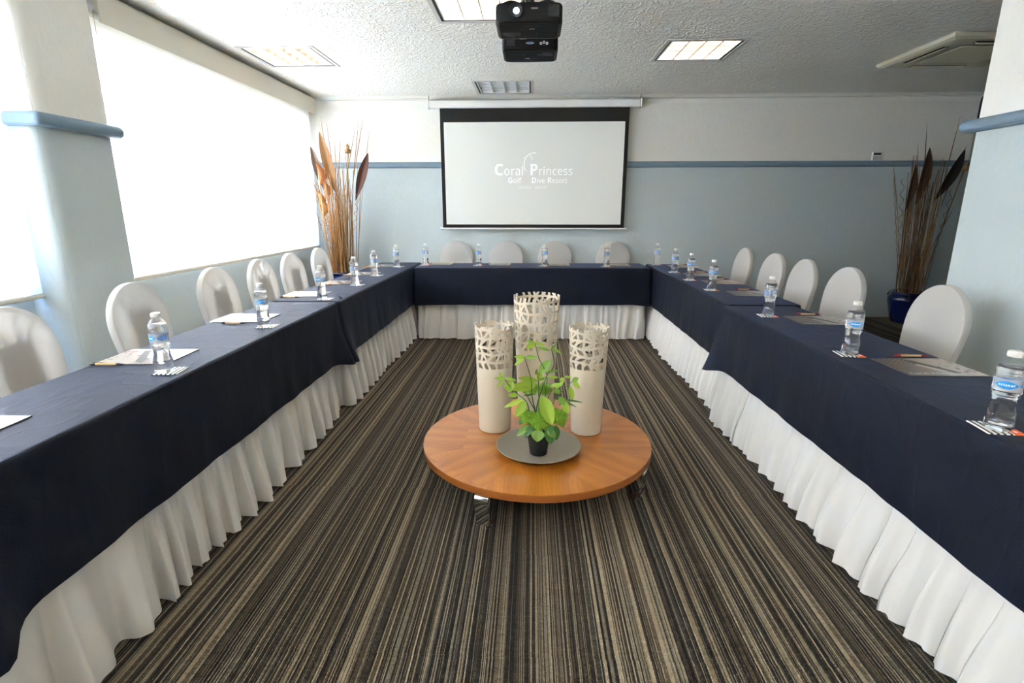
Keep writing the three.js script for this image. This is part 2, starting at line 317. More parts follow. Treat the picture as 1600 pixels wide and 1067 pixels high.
// ------------------------------------------------------------------ ceiling lights
const litLabel = ['lit recessed square ceiling light nearest the window wall', 'lit recessed square ceiling light nearest the air conditioner', 'brightest lit square ceiling light, partly hidden behind the projectors', 'unlit grey square ceiling light above the projection screen', 'unseen lit square ceiling light behind the viewer, lighting the foreground, towards the window', 'unseen lit square ceiling light behind the viewer, lighting the foreground, towards the bare wall'];
LAMP.forEach(([x, z, power, c], i) => {
  const t = thing('ceiling_light', litLabel[i], 'ceiling light', [x, CEIL, z], 0, 'recessed square ceiling lights');
  const h = 0.297, hs = std('#eceae4', 0.5);
  part('housing', mg([box2(-h, h, 0.13, 0.14, -h, h), box2(-h, -h + 0.004, 0.0, 0.13, -h, h), box2(h - 0.004, h, 0.0, 0.13, -h, h), box2(-h, h, 0.0, 0.13, -h, -h + 0.004), box2(-h, h, 0, 0.13, h - 0.004, h)]), hs, t);
  const q = 0.325; // flat white ceiling trim
  part('trim_frame', mg([box2(-q, q, -0.006, 0.0, -q, -h + 0.002), box2(-q, q, -0.006, 0, h - 0.002, q), box2(-q, -h + 0.002, -0.006, 0, -h, h), box2(h - 0.002, q, -0.006, 0, -h, h)]), std('#c9c7bf', 0.5), t);
  const a = 0.277, b = 0.266; // black strips paint the shade of the gap round the louvre
  part('gap_shade', mg([box2(-h, h, -0.001, 0.04, -h, -a), box2(-h, h, -0.001, 0.04, a, h), box2(-h, -a, -0.001, 0.04, -h, h), box2(a, h, -0.001, 0.04, -h, h)]), M.black, t);
  part('louvre_frame', mg([box2(-a, a, -0.002, 0.04, -a, -b), box2(-a, a, -0.002, 0.04, b, a), box2(-a, -b, -0.002, 0.04, -b, b), box2(b, a, -0.002, 0.04, -b, b)]), M.white, t);
  const blade = (len) => { const s = new THREE.Shape(); s.moveTo(-0.006, 0); s.lineTo(0.006, 0); s.quadraticCurveTo(0.0065, 0.02, 0.016, 0.045); s.lineTo(-0.016, 0.045); s.quadraticCurveTo(-0.0065, 0.02, -0.006, 0); return new THREE.ExtrudeGeometry(s, { depth: len, bevelEnabled: false, curveSegments: 5 }).translate(0, 0, -len / 2); };
  const bl = std(power ? '#e6d3bf' : '#cfd2cf', 0.35);  // lit fixtures: warm lamp light painted into the blade colour as a peach tint
  for (let k = 1; k < 4; k++) part('louvre_blade', blade(2 * b).translate(-b + k * b / 2, 0, 0), bl, t);
  for (let k = 1; k < 4; k++) part('louvre_blade', blade(2 * b).rotateY(Math.PI / 2).translate(0, 0.0005, -b + k * b / 2), bl, t);
  if (power) {
    part('lamp_panel', box2(-0.265, 0.265, 0.062, 0.07, -0.265, 0.265), std('#ffffff', 0.6, { emissive: new THREE.Color(...c), emissiveIntensity: Math.min(power, 1) * 0.5 }), t);
    const l = new THREE.RectAreaLight(new THREE.Color(...c), power, 0.52, 0.52);
    l.name = 'ceiling_light_glow'; l.position.set(x, CEIL + 0.058, z); l.rotation.x = -Math.PI / 2; scene.add(l);
  } else part('lamp_panel', box2(-0.265, 0.265, 0.1, 0.106, -0.265, 0.265), std('#b9bfbd', 0.5), t);
});

// ------------------------------------------------------------------ cloth-covered tables
// perimeter of a rounded rectangle, counter-clockwise from the middle of the +z side, evenly stepped
function perimeter(L, D, r, step) {
  const pts = [], hx = D / 2, hz = L / 2, segs = [[hx, -hz + r, hx, hz - r, 1, 0], [0, 0, 0, 0], [hx - r, hz, -hx + r, hz, 0, 1], [], [-hx, hz - r, -hx, -hz + r, -1, 0], [], [-hx + r, -hz, hx - r, -hz, 0, -1], []];
  const cs = [[hx - r, hz - r, 0], [-hx + r, hz - r, 90], [-hx + r, -hz + r, 180], [hx - r, -hz + r, 270]];
  let s = 0;
  for (let k = 0; k < 4; k++) {
    const [x0, z0, x1, z1, nx, nz] = segs[k * 2], len = Math.hypot(x1 - x0, z1 - z0), n = Math.ceil(len / step);
    for (let i = 0; i < n; i++) { const q = i / n, d = Math.min(q, 1 - q) * len; pts.push({ x: lerp(x0, x1, q), z: lerp(z0, z1, q), nx, nz, s: s + q * len, c: Math.exp(-((d / 0.09) ** 2)), side: k, t: q }); }
    s += len;
    const [cx, cz, a0] = cs[k], m = 5, al = r * Math.PI / 2;
    for (let i = 0; i < m; i++) { const a = (a0 + 90 * i / m) * Math.PI / 180; pts.push({ x: cx + Math.cos(a) * r, z: cz + Math.sin(a) * r, nx: Math.cos(a), nz: Math.sin(a), s: s + al * i / m, c: 1, side: k, t: 1 }); }
    s += al;
  }
  pts.push({ ...pts[0], s });
  return pts;
}
function clothGeo(L, D, drop, seed, endFlare, droop = 1, inner = 0) {
  const r = 0.02, P = perimeter(L, D, r, 0.03), n = P.length - 1, rows = [], rnd = seed * 13.7;
  const rr = 0.014;
  rows.push([-0.35, 0], [-0.12, 0], [-rr, 0], [-rr * 0.62, -rr * 0.08], [-rr * 0.29, -rr * 0.29], [-rr * 0.08, -rr * 0.62], [0, -rr]);
  for (let k = 1; k <= 12; k++) rows.push([0, -rr - (drop - rr) * k / 12]);
  const g = grid(n, rows.length - 1, (u, v, i, j) => {
    const p = P[i], [o, y0] = rows[j], t = clamp((-y0 - rr) / (drop - rr), 0, 1);
    if (o <= -rr) { const w = 0.0012 * N3(p.x * 6 + rnd, p.z * 6) * (o < -rr ? 1 : 0); const k = o < -0.3 ? 0 : 1; return [(p.x + p.nx * o) * (o < -0.3 ? 0.3 : 1) , y0 + w, p.z + p.nz * o * 1, p.x + p.nx * o, p.z + p.nz * o]; }
    let off = o + t * (0.018 + 0.008 * N3(p.s * 3.3 + rnd, t * 1.2, 4) + 0.007 * N3(p.s * 9 + rnd, t * 0.8, 9)) + 0.05 * droop * p.c * t * t;
    let y = y0 - t * t * (0.035 * droop * p.c + 0.006 * N3(p.s * 4 + rnd, 2, 2));
    if (inner && (p.x * inner < 0 || (p.z < 0 && droop < 1))) { off -= 0.05 * droop * p.c * t * t; y += t * t * 0.03 * droop * p.c; }
    let ox = p.nx * off, oz = p.nz * off;
    if (Math.abs(p.nz) > 0.02) oz = clamp(oz, -endFlare, endFlare);
    if (p.c > 0.02 && Math.abs(p.nx) > 0.3) ox += Math.sign(p.x) * (inner && (p.x * inner < 0 || (p.z < 0 && droop < 1)) ? 0 : 0.03) * droop * p.c * t * t;
    return [p.x + ox, y, p.z + oz, p.side % 2 ? p.x : p.z, y];
  }, true);
  return g;
}
function topGeo(L, D) { return new THREE.PlaneGeometry(D - 0.026, L - 0.026, 1, 1).rotateX(-Math.PI / 2).translate(0, -0.0002, 0); }
function skirtGeo(L, D, h, seed, period = 0.15) {
  const P = perimeter(L - 0.08, D - 0.08, 0.03, 0.009), n = P.length - 1, rnd = seed * 7.31, ph = []; let a = 0;
  for (let i = 0; i <= n; i++) { const ds = i ? P[i].s - P[i - 1].s : 0; a += ds / (period * (1 + 0.6 * 1.5 * N3(P[i].s * 4.6 + rnd, 1.5, 0.3))); ph.push(a); }
  const k = Math.round(a) / a, rows = 14;
  return grid(n, rows, (u, v, i) => { // soft knife pleats: a long rise, a quick tuck back under the next fold
    const p = P[i], t = v, q = ph[i] * k + 0.05 * t * N3(p.s * 3 + rnd, t * 2, 3), f = q - Math.floor(q), cell = Math.floor(q), rk = 0.75 + 0.5 * Math.abs(Math.sin(cell * 12.9 + seed * 3.1)), tuck = 0.72;
    const w = f < tuck ? Math.sin(f / tuck * Math.PI / 2) : 0.5 + 0.5 * Math.cos((f - tuck) / (1 - tuck) * Math.PI);
    const tt = sstep(t, 0.45, 1.0), amp = (0.022 + 0.050 * tt) * rk, off = amp * w + 0.012 * tt * N3(p.s * 7 + rnd, t * 2.5, 11) + (0.003 + 0.007 * tt) * Math.sin(q * 6.2832 * 2.6 + 2.5 * N3(p.s * 5, t * 1.5, rnd)) + 0.006 * tt * N3(p.s * 15, t * 2.2, rnd);
    const slide = (f < tuck ? w : w) * (0.020 + 0.026 * tt) - 0.015;
    const y = lerp(h, 0.005 + 0.018 * w * rk * (0.5 + 0.5 * N3(p.s * 3 + rnd, 8, 1)), t);
    return [p.x + p.nx * off - p.nz * slide, y, p.z + p.nz * Math.min(off, 0.03) + p.nx * slide, p.s, y];
  }, true);
}
const TOP = 0.75;
function table(x, z, L, D, turn, seed, names) {
  const tt = thing('folding_table', 'folding banquet table hidden under ' + names[0], 'table', [x, 0, z], turn);
  part('tabletop', box2(-D / 2 + 0.02, D / 2 - 0.02, 0.722, 0.747, -L / 2 + 0.02, L / 2 - 0.02, 0.006), std('#8a6b4a', 0.6), tt);
  for (const sx of [-1, 1]) for (const sz of [-1, 1]) part('leg', cyl(0.012, 0.012, 0.724, 10, sx * (D / 2 - 0.08), 0, sz * (L / 2 - 0.15)), M.frame, tt);
  const tc = thing('tablecloth', names[1], 'tablecloth', [x, TOP, z], turn, 'navy tablecloths on the horseshoe of tables');
  part('cloth_top', planar(topGeo(L, D)), M.navy, tc).name = 'cloth';
  tc.children[0].geometry = mg([planar(topGeo(L, D)), clothGeo(L, D, 0.378, seed, 0.012, [1, 1, 0.2, 0.99, 1][seed - 1] * (seed === 2 ? 0.99 : 1), [1, 1, 0, -1, -1][seed - 1])]);
  const sk = skirtGeo(L, D, 0.715, seed);
  const m = part('table_skirt', sk, M.skirt, scene); m.position.set(x, 0, z); m.rotation.y = turn;
  tag(m, names[2], 'table skirt', 'white pleated table skirts');
}
table(-1.49, -2.135, 2.45, 0.45, 0, 1, ['the near left navy cloth', 'navy tablecloth on the near table of the left row, by the window', 'white pleated skirt under the near navy cloth on the left']);
table(-1.482, -4.67, 2.57, 0.46, -0.006, 2, ['the far left navy cloth', 'navy tablecloth on the far table of the left row, reaching the back corner', 'white pleated skirt under the far navy cloth on the left']);
table(-0.014, -5.67, 2.415, 0.50, Math.PI / 2 + 0.028, 3, ['the navy cloth facing the viewer', 'navy tablecloth on the middle table under the projection screen', 'white pleated skirt of the middle table under the projection screen']);
table(1.462, -4.62, 2.53, 0.455, 0.004, 4, ['the far right navy cloth', 'navy tablecloth on the far table of the right row, reaching the back corner', 'white pleated skirt under the far navy cloth on the right']);
table(1.443, -2.10, 2.45, 0.45, 0.022, 5, ['the near right navy cloth', 'navy tablecloth on the near table of the right row, by the bare wall', 'white pleated skirt under the near navy cloth on the right']);

// ------------------------------------------------------------------ covered banquet chairs (local: faces +z, back at -z)
function archPts(scale, y0, top, inset) { // outline of the back, half widths by height, semicircular crown
  const R = [], n = 18, c = top - 0.215;
  const hw = (y) => lerp(0.178, 0.214, sstep(y, 0.42, 0.72));
  R.push([hw(y0) - inset, y0]);
  for (let y = y0 + 0.05; y < c - 0.01; y += 0.05) R.push([hw(y) - inset, y]);
  for (let i = 0; i <= n; i++) { const a = i / n * Math.PI / 2; R.push([(0.214 - inset) * Math.cos(a), c + (0.215 - inset) * Math.sin(a)]); }
  return R;
}
const chairGeo = (() => {
  const TOPY = 0.945, lean = (y) => -0.215 - 0.075 * clamp((y - 0.42) / 0.52, 0, 1);
  const A = archPts(1, 0.42, TOPY, 0), outline = [...A.map(([x, y]) => new THREE.Vector2(x, y)), ...A.slice(0, -1).reverse().map(([x, y]) => new THREE.Vector2(-x, y))];
  const sh = new THREE.Shape(outline);
  let back = new THREE.ExtrudeGeometry(sh, { depth: 0.030, bevelEnabled: true, bevelThickness: 0.005, bevelSize: 0.005, bevelOffset: -0.005, bevelSegments: 3, steps: 1 });
  back = toCreasedNormals(back, 0.9);
  { const p = back.attributes.position; for (let i = 0; i < p.count; i++) p.setZ(i, p.getZ(i) - 0.015 + lean(p.getY(i)) - 0.02); }
  // seat and skirt of the cover
  const seat = grid(48, 7, (u, v) => {
    const a = u * Math.PI * 2, e = 0.30, cx = Math.sign(Math.cos(a)) * Math.pow(Math.abs(Math.cos(a)), e), cz = Math.sign(Math.sin(a)) * Math.pow(Math.abs(Math.sin(a)), e);
    const prof = [[0.001, 0.478], [0.15, 0.478], [0.19, 0.472], [0.203, 0.455], [0.205, 0.38], [0.203, 0.25], [0.208, 0.1], [0.214, 0.006]][Math.round(v * 7)];
    return [cx * prof[0], prof[1], cz * prof[0] * (cz > 0 ? 0.74 : 0.98) - 0.01];
  }, true);
  // frame seen faintly through the cloth: hoop, pad, fan of spokes
  const put = (x, y) => V(x, y, lean(y) - 0.02);
  const HA = archPts(1, 0.44, TOPY - 0.004, 0.011), hp = [...HA.map(([x, y]) => put(x, y)), ...HA.slice(0, -1).reverse().map(([x, y]) => put(-x, y))];
  const hoop = taperTube(hp, () => 0.009, 60, 8);
  const ps = new THREE.Shape([[-0.088, 0.45], [0.088, 0.45], [0.082, 0.785], [-0.082, 0.785]].map((q) => new THREE.Vector2(...q)));
  const pad = new THREE.ExtrudeGeometry(ps, { depth: 0.012, bevelEnabled: true, bevelSize: 0.008, bevelThickness: 0.004, bevelSegments: 2, steps: 1 });
  { const p = pad.attributes.position; for (let i = 0; i < p.count; i++) p.setZ(i, p.getZ(i) - 0.006 + lean(p.getY(i)) - 0.02); pad.computeVertexNormals(); }
  const spokes = [-0.78, -0.3, 0.3, 0.78].map((s) => { const a = Math.PI / 2 - s * 0.9, x1 = 0.2 * Math.cos(a), y1 = TOPY - 0.215 + 0.2 * Math.sin(a); return taperTube([put(s * 0.085, 0.785), put(x1, y1)], () => 0.010, 4, 6); });
  return { back, seat, hoop, pad, spokes };
})();
function chair(x, z, turn, label, group) {
  const t = thing('banquet_chair', label, 'chair', [x, 0, z], turn, group);
  part('back_cover', chairGeo.back, M.cover, t);
  part('seat_cover', chairGeo.seat, M.cover, t);
  part('hoop', chairGeo.hoop, M.frame, t);
  part('back_pad', chairGeo.pad, M.pad, t);
  for (const s of chairGeo.spokes) part('spoke', s, M.frame, t);
  return t;
}
const ORD = ['nearest', 'second', 'third', 'fourth', 'fifth', 'sixth', 'farthest'];
const chairL = [[-2.075, 0.03], [-2.815, 0.02], [-3.58, 0], [-4.21, 0.02], [-4.77, -0.02], [-5.43, 0.0]];
chairL.forEach(([z, a], i) => chair(-1.895, z, Math.PI / 2 + a, ['white covered chair at the left edge, nearest of the window-side row', 'white covered chair before the plaster column, second of the window-side row', 'white covered chair, third from the front of the window-side row', 'white covered chair, fourth from the front of the window-side row', 'white covered chair, fifth from the front of the window-side row', 'white covered chair beside the tall dried reeds, last of the window-side row'][i], 'white covered chairs along the window'));
[[-0.955, 0.02], [-0.337, -0.01], [0.28, 0.03], [0.992, 0]].forEach(([x, a], i) => chair(x, -6.415, a, ['white covered chair behind the middle table, leftmost of the four under the screen', 'white covered chair behind the middle table, second from the left under the screen', 'white covered chair behind the middle table, third from the left under the screen', 'white covered chair behind the middle table, rightmost of the four under the screen'][i], 'white covered chairs under the screen'));
[[-2.885, -0.03], [-3.75, 0.02], [-4.36, -0.02], [-4.9, 0.03], [-5.6, 0]].forEach(([z, a], i) => chair(1.885, z, -Math.PI / 2 + a, ['white covered chair against the bare blue wall, nearest of the right row', 'white covered chair beside the blue pot, second of the right row', 'white covered chair, third from the front of the right row', 'white covered chair, fourth from the front of the right row', 'white covered chair, last and farthest of the right row'][i], 'white covered chairs on the right'));

// ------------------------------------------------------------------ water bottles, coasters, folders, pens
const labelTex = canvasTex(1024, 256, (c, w, h) => {
  c.clearRect(0, 0, w, h);
  const fish = (x, col, txt) => { c.fillStyle = col; c.beginPath(); c.ellipse(x, h / 2, 112, 78, 0, 0, 6.3); c.fill(); c.beginPath(); c.moveTo(x + 80, h / 2 - 52); c.quadraticCurveTo(x + 130, h / 2 - 8, x + 150, h / 2 - 4); c.lineTo(x + 150, h / 2 + 4); c.quadraticCurveTo(x + 130, h / 2 + 8, x + 80, h / 2 + 52); c.fill(); c.beginPath(); c.moveTo(x - 80, h / 2 - 52); c.quadraticCurveTo(x - 130, h / 2 - 8, x - 150, h / 2 - 4); c.lineTo(x - 150, h / 2 + 4); c.quadraticCurveTo(x - 130, h / 2 + 8, x - 80, h / 2 + 52); c.fill(); if (txt) { c.fillStyle = '#ffffff'; c.font = 'bold 62px sans-serif'; c.textAlign = 'center'; c.textBaseline = 'middle'; c.fillText(txt, x, h / 2 - 4); } };
  c.fillStyle = 'rgba(235,242,250,0.35)'; c.fillRect(0, 0, w, h);
  fish(150, '#1f8fd6', 'cristal'); fish(450, '#1f8fd6', 'cristal');
  c.fillStyle = '#2f7fd0'; c.beginPath(); c.ellipse(700, h / 2, 80, 70, 0, 0, 6.3); c.fill();
  c.strokeStyle = '#d8ecfa'; c.lineWidth = 6; for (let k = -2; k < 3; k++) { c.beginPath(); c.moveTo(650, h / 2 + k * 20); c.lineTo(750, h / 2 + k * 20); c.stroke(); }
  c.fillStyle = '#1a3fc4'; c.fillRect(812, 28, 34, 50); c.fillRect(812, 178, 34, 50);
  c.fillStyle = 'rgba(250,252,255,0.9)'; c.fillRect(880, 40, 100, 176); c.fillStyle = '#2a49c8'; for (let k = 0; k < 12; k++) c.fillRect(892 + k * 7, 70, 2 + (k * 5) % 4, 110);
});
const B = (() => {
  const H = [[0.0, 0.004], [0.020, 0.003], [0.028, 0.0], [0.0325, 0.006], [0.033, 0.018], [0.0322, 0.03], [0.0312, 0.036], [0.0318, 0.042], [0.0295, 0.056], [0.0272, 0.072], [0.0268, 0.080], [0.0285, 0.094], [0.0300, 0.098], [0.0292, 0.102], [0.0312, 0.106], [0.0318, 0.110], [0.0312, 0.113], [0.0312, 0.150], [0.0318, 0.153], [0.0312, 0.156], [0.0322, 0.161], [0.0314, 0.165], [0.0318, 0.169], [0.0290, 0.180], [0.0235, 0.190], [0.0165, 0.198], [0.0135, 0.201], [0.0135, 0.206]];
  const wob = (g, amp) => { const p = g.attributes.position; for (let i = 0; i < p.count; i++) { const x = p.getX(i), y = p.getY(i), z = p.getZ(i), r = Math.hypot(x, z); if (r < 0.002) continue; const a = Math.atan2(z, x), k = 1 + amp * (y < 0.03 ? 0.05 * Math.cos(5 * a) * (1 - y / 0.03) : y < 0.11 ? 0.03 * Math.sin(2 * a + y * 90) + 0.012 * Math.sin(5 * a - y * 120) : 0); p.setX(i, x * k); p.setZ(i, z * k); } g.computeVertexNormals(); return g; };
  const fine = []; for (let i = 0; i < H.length - 1; i++) for (let k = 0; k < 2; k++) fine.push([lerp(H[i][0], H[i + 1][0], k / 2), lerp(H[i][1], H[i + 1][1], k / 2)]); fine.push(H[H.length - 1]);
  const shell = wob(lathe(fine, 40), 1);
  const wp = fine.filter(([, y]) => y < 0.183).map(([r, y]) => [Math.max(r - 0.0007, 0), y + 0.0006]); wp.push([0, 0.1815]);
  const water = wob(lathe(wp, 40), 1);
  const cap = mg([lathe([[0, 0.2045], [0.0148, 0.2045], [0.0155, 0.2065], [0.0155, 0.2185], [0.0142, 0.2205], [0, 0.2205]], 28), ...Array.from({ length: 28 }, (_, k) => box(0.0012, 0.011, 0.0008, Math.cos(k * 0.2244) * 0.0157, 0.2122, Math.sin(k * 0.2244) * 0.0157))]);
  const label = new THREE.CylinderGeometry(0.0317, 0.0317, 0.034, 40, 1, true).translate(0, 0.1315, 0);
  return { shell, water, cap, label };
})();
M.pet = phy('#ffffff', 0.03, { transmission: 1, thickness: 0, ior: 1.5 });
M.water = phy('#ffffff', 0.0, { transmission: 1, thickness: 0.05, ior: 1.33 });
M.bottleLabel = phy('#ffffff', 0.35, { map: labelTex, transparent: true });
function bottle(x, z, turn, label, group) {
  const t = thing('water_bottle', label, 'bottle', [x, 0.7545, z], turn, group);
  part('bottle_body', B.shell, M.pet, t); part('water', B.water, M.water, t); part('cap', B.cap, M.whiteGloss, t, 'white screw cap'); part('label', B.label, M.bottleLabel, t);
}
const coasterTex = canvasTex(256, 256, (c) => {
  c.fillStyle = '#f4f2ec'; c.fillRect(0, 0, 256, 256); c.fillStyle = '#1a1817';
  for (let k = 0; k < 6; k++) c.fillRect(14 + k * 44, 0, 18, 256);
  c.fillStyle = '#f0641e'; c.fillRect(176, 150, 80, 106); c.fillStyle = '#ffffff'; c.beginPath(); c.arc(214, 200, 14, 0, 6.3); c.fill();
});
const topUV = (g) => { const p = g.attributes.position, uv = g.attributes.uv; g.computeBoundingBox(); const b = g.boundingBox; for (let i = 0; i < p.count; i++) uv.setXY(i, (p.getX(i) - b.min.x) / (b.max.x - b.min.x), 1 - (p.getZ(i) - b.min.z) / (b.max.z - b.min.z)); return g; };
const coasterGeo = topUV(box(0.092, 0.003, 0.092, 0, 0.0015, 0, 0.001, 1));
const coasterMat = std('#ffffff', 0.6, { map: coasterTex });
function coaster(x, z, turn, label, group) { const m = part('coaster', coasterGeo, coasterMat, scene); m.position.set(x, 0.7512, z); m.rotation.y = turn; tag(m, label, 'coaster', group); }
const folderTex = canvasTex(1024, 820, (c, w, h) => {
  const g = c.createLinearGradient(0, 0, w, 0); g.addColorStop(0, '#6f655d'); g.addColorStop(0.42, '#9a9088'); g.addColorStop(0.55, '#d9d3ca'); g.addColorStop(1, '#e6e1d8');
  c.fillStyle = g; c.fillRect(0, 0, w, h);
  for (let r = 0; r < 9; r++) for (let k = 0; k < 11; k++) { c.fillStyle = (r + k) % 2 ? 'rgba(40,34,30,0.55)' : 'rgba(190,180,170,0.35)'; c.fillRect(40 + k * 36 + r * 5, 14 + r * 32, 28, 20); }
  c.fillStyle = 'rgba(48,42,38,0.85)'; c.beginPath(); c.moveTo(380, 40); c.lineTo(520, 120); c.lineTo(760, 700); c.lineTo(690, 760); c.lineTo(430, 280); c.fill();
  c.fillStyle = '#f3efe8'; c.beginPath(); c.moveTo(395, 330); c.lineTo(470, 300); c.lineTo(640, 640); c.lineTo(560, 620); c.fill();
  const r = rngOf(31); for (let k = 0; k < 26; k++) { c.fillStyle = ['#8d2230', '#4a4440', '#c34a44', '#76706a'][k % 4]; const x = 600 + r() * 380, y = 20 + r() * 760; if (k % 3) c.fillRect(x, y, 20 + r() * 70, 8 + r() * 8); else { c.beginPath(); c.arc(x, y, 8 + r() * 18, 0, 6.3); c.fill(); } }
  c.save(); c.translate(60, 760); c.fillStyle = '#f7f4ee'; c.font = 'bold 92px serif'; c.fillText('Coral Princess', 0, 0); c.restore();
});
const folderGeo = topUV(box(0.285, 0.003, 0.225, 0, 0.0015, 0, 0.0008, 1));
const folderMat = phy('#cfc9c2', 0.38, { map: folderTex, clearcoat: 0.25, clearcoatRoughness: 0.2 });
const plainMat = phy('#f4f1ea', 0.35, { clearcoat: 0.3, clearcoatRoughness: 0.3 });
function folder(x, z, turn, label, group) { const m = part('folder', folderGeo, folderMat, scene); m.position.set(x, 0.7512, z); m.rotation.y = turn; tag(m, label, 'folder', group); }
const PEN = (() => {
  const ax = (g) => g.rotateZ(-Math.PI / 2);
  return { barrel: ax(lathe([[0.0042, -0.045], [0.0048, -0.044], [0.0048, 0.036], [0.0042, 0.037]], 14)), cap: ax(lathe([[0, -0.072], [0.0022, -0.071], [0.0024, -0.064], [0.005, -0.062], [0.0052, -0.045], [0.0, -0.0445]], 14)), tip: ax(lathe([[0, 0.0365], [0.005, 0.037], [0.005, 0.046], [0.0022, 0.064], [0.0008, 0.07], [0, 0.0705]], 14)), clip: box(0.042, 0.0018, 0.003, -0.036, 0.0065, 0, 0.0006, 1) };
})();
const kraft = std('#c9a878', 0.8), penCol = { red: std('#8c1420', 0.35), black: std('#151515', 0.4), orange: std('#e0561a', 0.4) };
function pen(x, z, turn, kind, label, group, y = 0.757) { const t = thing('pen', label, 'pen', [x, y, z], turn, group); part('barrel', PEN.barrel, kraft, t, 'brown kraft paper barrel'); part('pen_cap', PEN.cap, penCol[kind], t); part('pen_tip', PEN.tip, penCol[kind], t); part('clip', PEN.clip, penCol[kind], t); }

const bL = [[-1.357, -1.83], [-1.369, -2.604], [-1.395, -3.447], [-1.393, -4.111], [-1.415, -4.72], [-1.40, -5.46]];
bL.forEach(([x, z], i) => { const o = ['nearest of the left row', 'second of the left row', 'third of the left row', 'fourth of the left row', 'fifth of the left row', 'last of the left row, at the back corner'][i]; bottle(x, z, [2.9, 4.1, 3.2, 1.2, 0.4, 2][i], 'clear water bottle with blue label, ' + o, 'water bottles on the left tables'); coaster(x + 0.012, z - 0.012, Math.PI + 0.15 - 0.1 * i, 'striped square coaster under the water bottle ' + o, 'coasters on the left tables'); });
[[-1.137, -5.655], [-0.569, -5.625], [0.125, -5.60], [0.767, -5.575]].forEach(([x, z], i) => { const o = ['leftmost of the four on the middle table', 'second from left on the middle table', 'third from left on the middle table', 'rightmost of the four on the middle table'][i]; bottle(x, z, [1, 3.4, 5, 2.2][i], 'clear water bottle with blue label, ' + o, 'water bottles on the middle table'); coaster(x - 0.008, z + 0.012, 0.03 * i, 'striped square coaster under the water bottle ' + o, 'coasters on the middle table'); });
[[1.278, -1.405], [1.315, -2.172], [1.325, -2.985], [1.322, -3.949], [1.325, -4.522], [1.335, -5.071], [1.325, -5.767]].forEach(([x, z], i) => { const o = ['nearest of the right row, at the photo edge', 'second of the right row', 'third of the right row', 'fourth of the right row', 'fifth of the right row', 'sixth of the right row', 'last of the right row, at the back corner'][i]; bottle(x, z, [4.55, 5.0, 0.9, 3.9, 4.4, 2.2, 1.7][i], 'clear water bottle with blue label, ' + o, 'water bottles on the right tables'); coaster(x + 0.002, z - 0.008, -0.12 + 0.03 * i, 'striped square coaster under the water bottle ' + o, 'coasters on the right tables'); });
[[-1.595, -1.28], [-1.565, -2.035], [-1.58, -2.82], [-1.585, -3.655], [-1.545, -4.255], [-1.56, -4.86], [-1.58, -5.555]].forEach(([x, z], i) => folder(x, z, [0.02, 0.04, 0, 0.03, 0.1, 0.05, 0][i] + Math.PI, 'pale printed folder lying on the left tables, ' + ['half cut off by the photo edge', 'before the second window-side chair', 'before the third window-side chair', 'beside the seam between the two cloths', 'before the fifth window-side chair', 'before the tall dried reeds', 'in the back corner by the screen table'][i], 'printed folders on the left tables'));
[[-0.985, -5.775], [-0.35, -5.755], [0.285, -5.735], [0.915, -5.715]].forEach(([x, z], i) => folder(x, z, Math.PI / 2, 'printed folder on the middle table, ' + ['leftmost, before the leftmost chair', 'second from left, before the second chair', 'third from left, before the third chair', 'rightmost, before the rightmost chair'][i], 'printed folders on the middle table'));
[[1.508, -2.005], [1.548, -2.873], [1.548, -3.80], [1.548, -4.40], [1.55, -4.905], [1.557, -5.61]].forEach(([x, z], i) => folder(x, z, [0.03, 0.02, -0.02, 0, 0.03, 0][i], 'glossy grey printed folder on the right tables, ' + ['nearest, before the nearest right-hand chair', 'second from the front', 'third from the front, behind the cloth seam', 'fourth from the front', 'fifth from the front', 'last, in the back corner'][i], 'printed folders on the right tables'));
[[-1.637, -1.905, 'black'], [-1.562, -2.665, 'black'], [-1.64, -3.50, 'black'], [-1.643, -4.115, 'orange'], [-1.66, -4.725, 'black'], [-1.655, -5.405, 'orange']].forEach(([x, z, k], i) => pen(x, z, 0.02, k, 'kraft pen with ' + k + ' ends beside the folder, ' + ORD[i === 5 ? 6 : i] + ' of the left tables', 'pens on the left tables'));
[[-1.112, -5.80, 'orange'], [-0.478, -5.79, 'black']].forEach(([x, z, k], i) => pen(x, z, Math.PI / 2 - 0.1, k, 'kraft pen with ' + k + ' ends beside ' + ['the leftmost folder' , 'the second folder'][i] + ' of the middle table', 'pens on the middle table'));
[[1.548, -2.149], [1.567, -3.026], [1.568, -3.976], [1.585, -4.557], [1.582, -5.078], [1.583, -5.776]].forEach(([x, z], i) => pen(x, z, 0.01, 'red', 'kraft pen with dark red ends behind the folder, ' + ORD[i === 5 ? 6 : i] + ' of the right tables', 'pens on the right tables'));

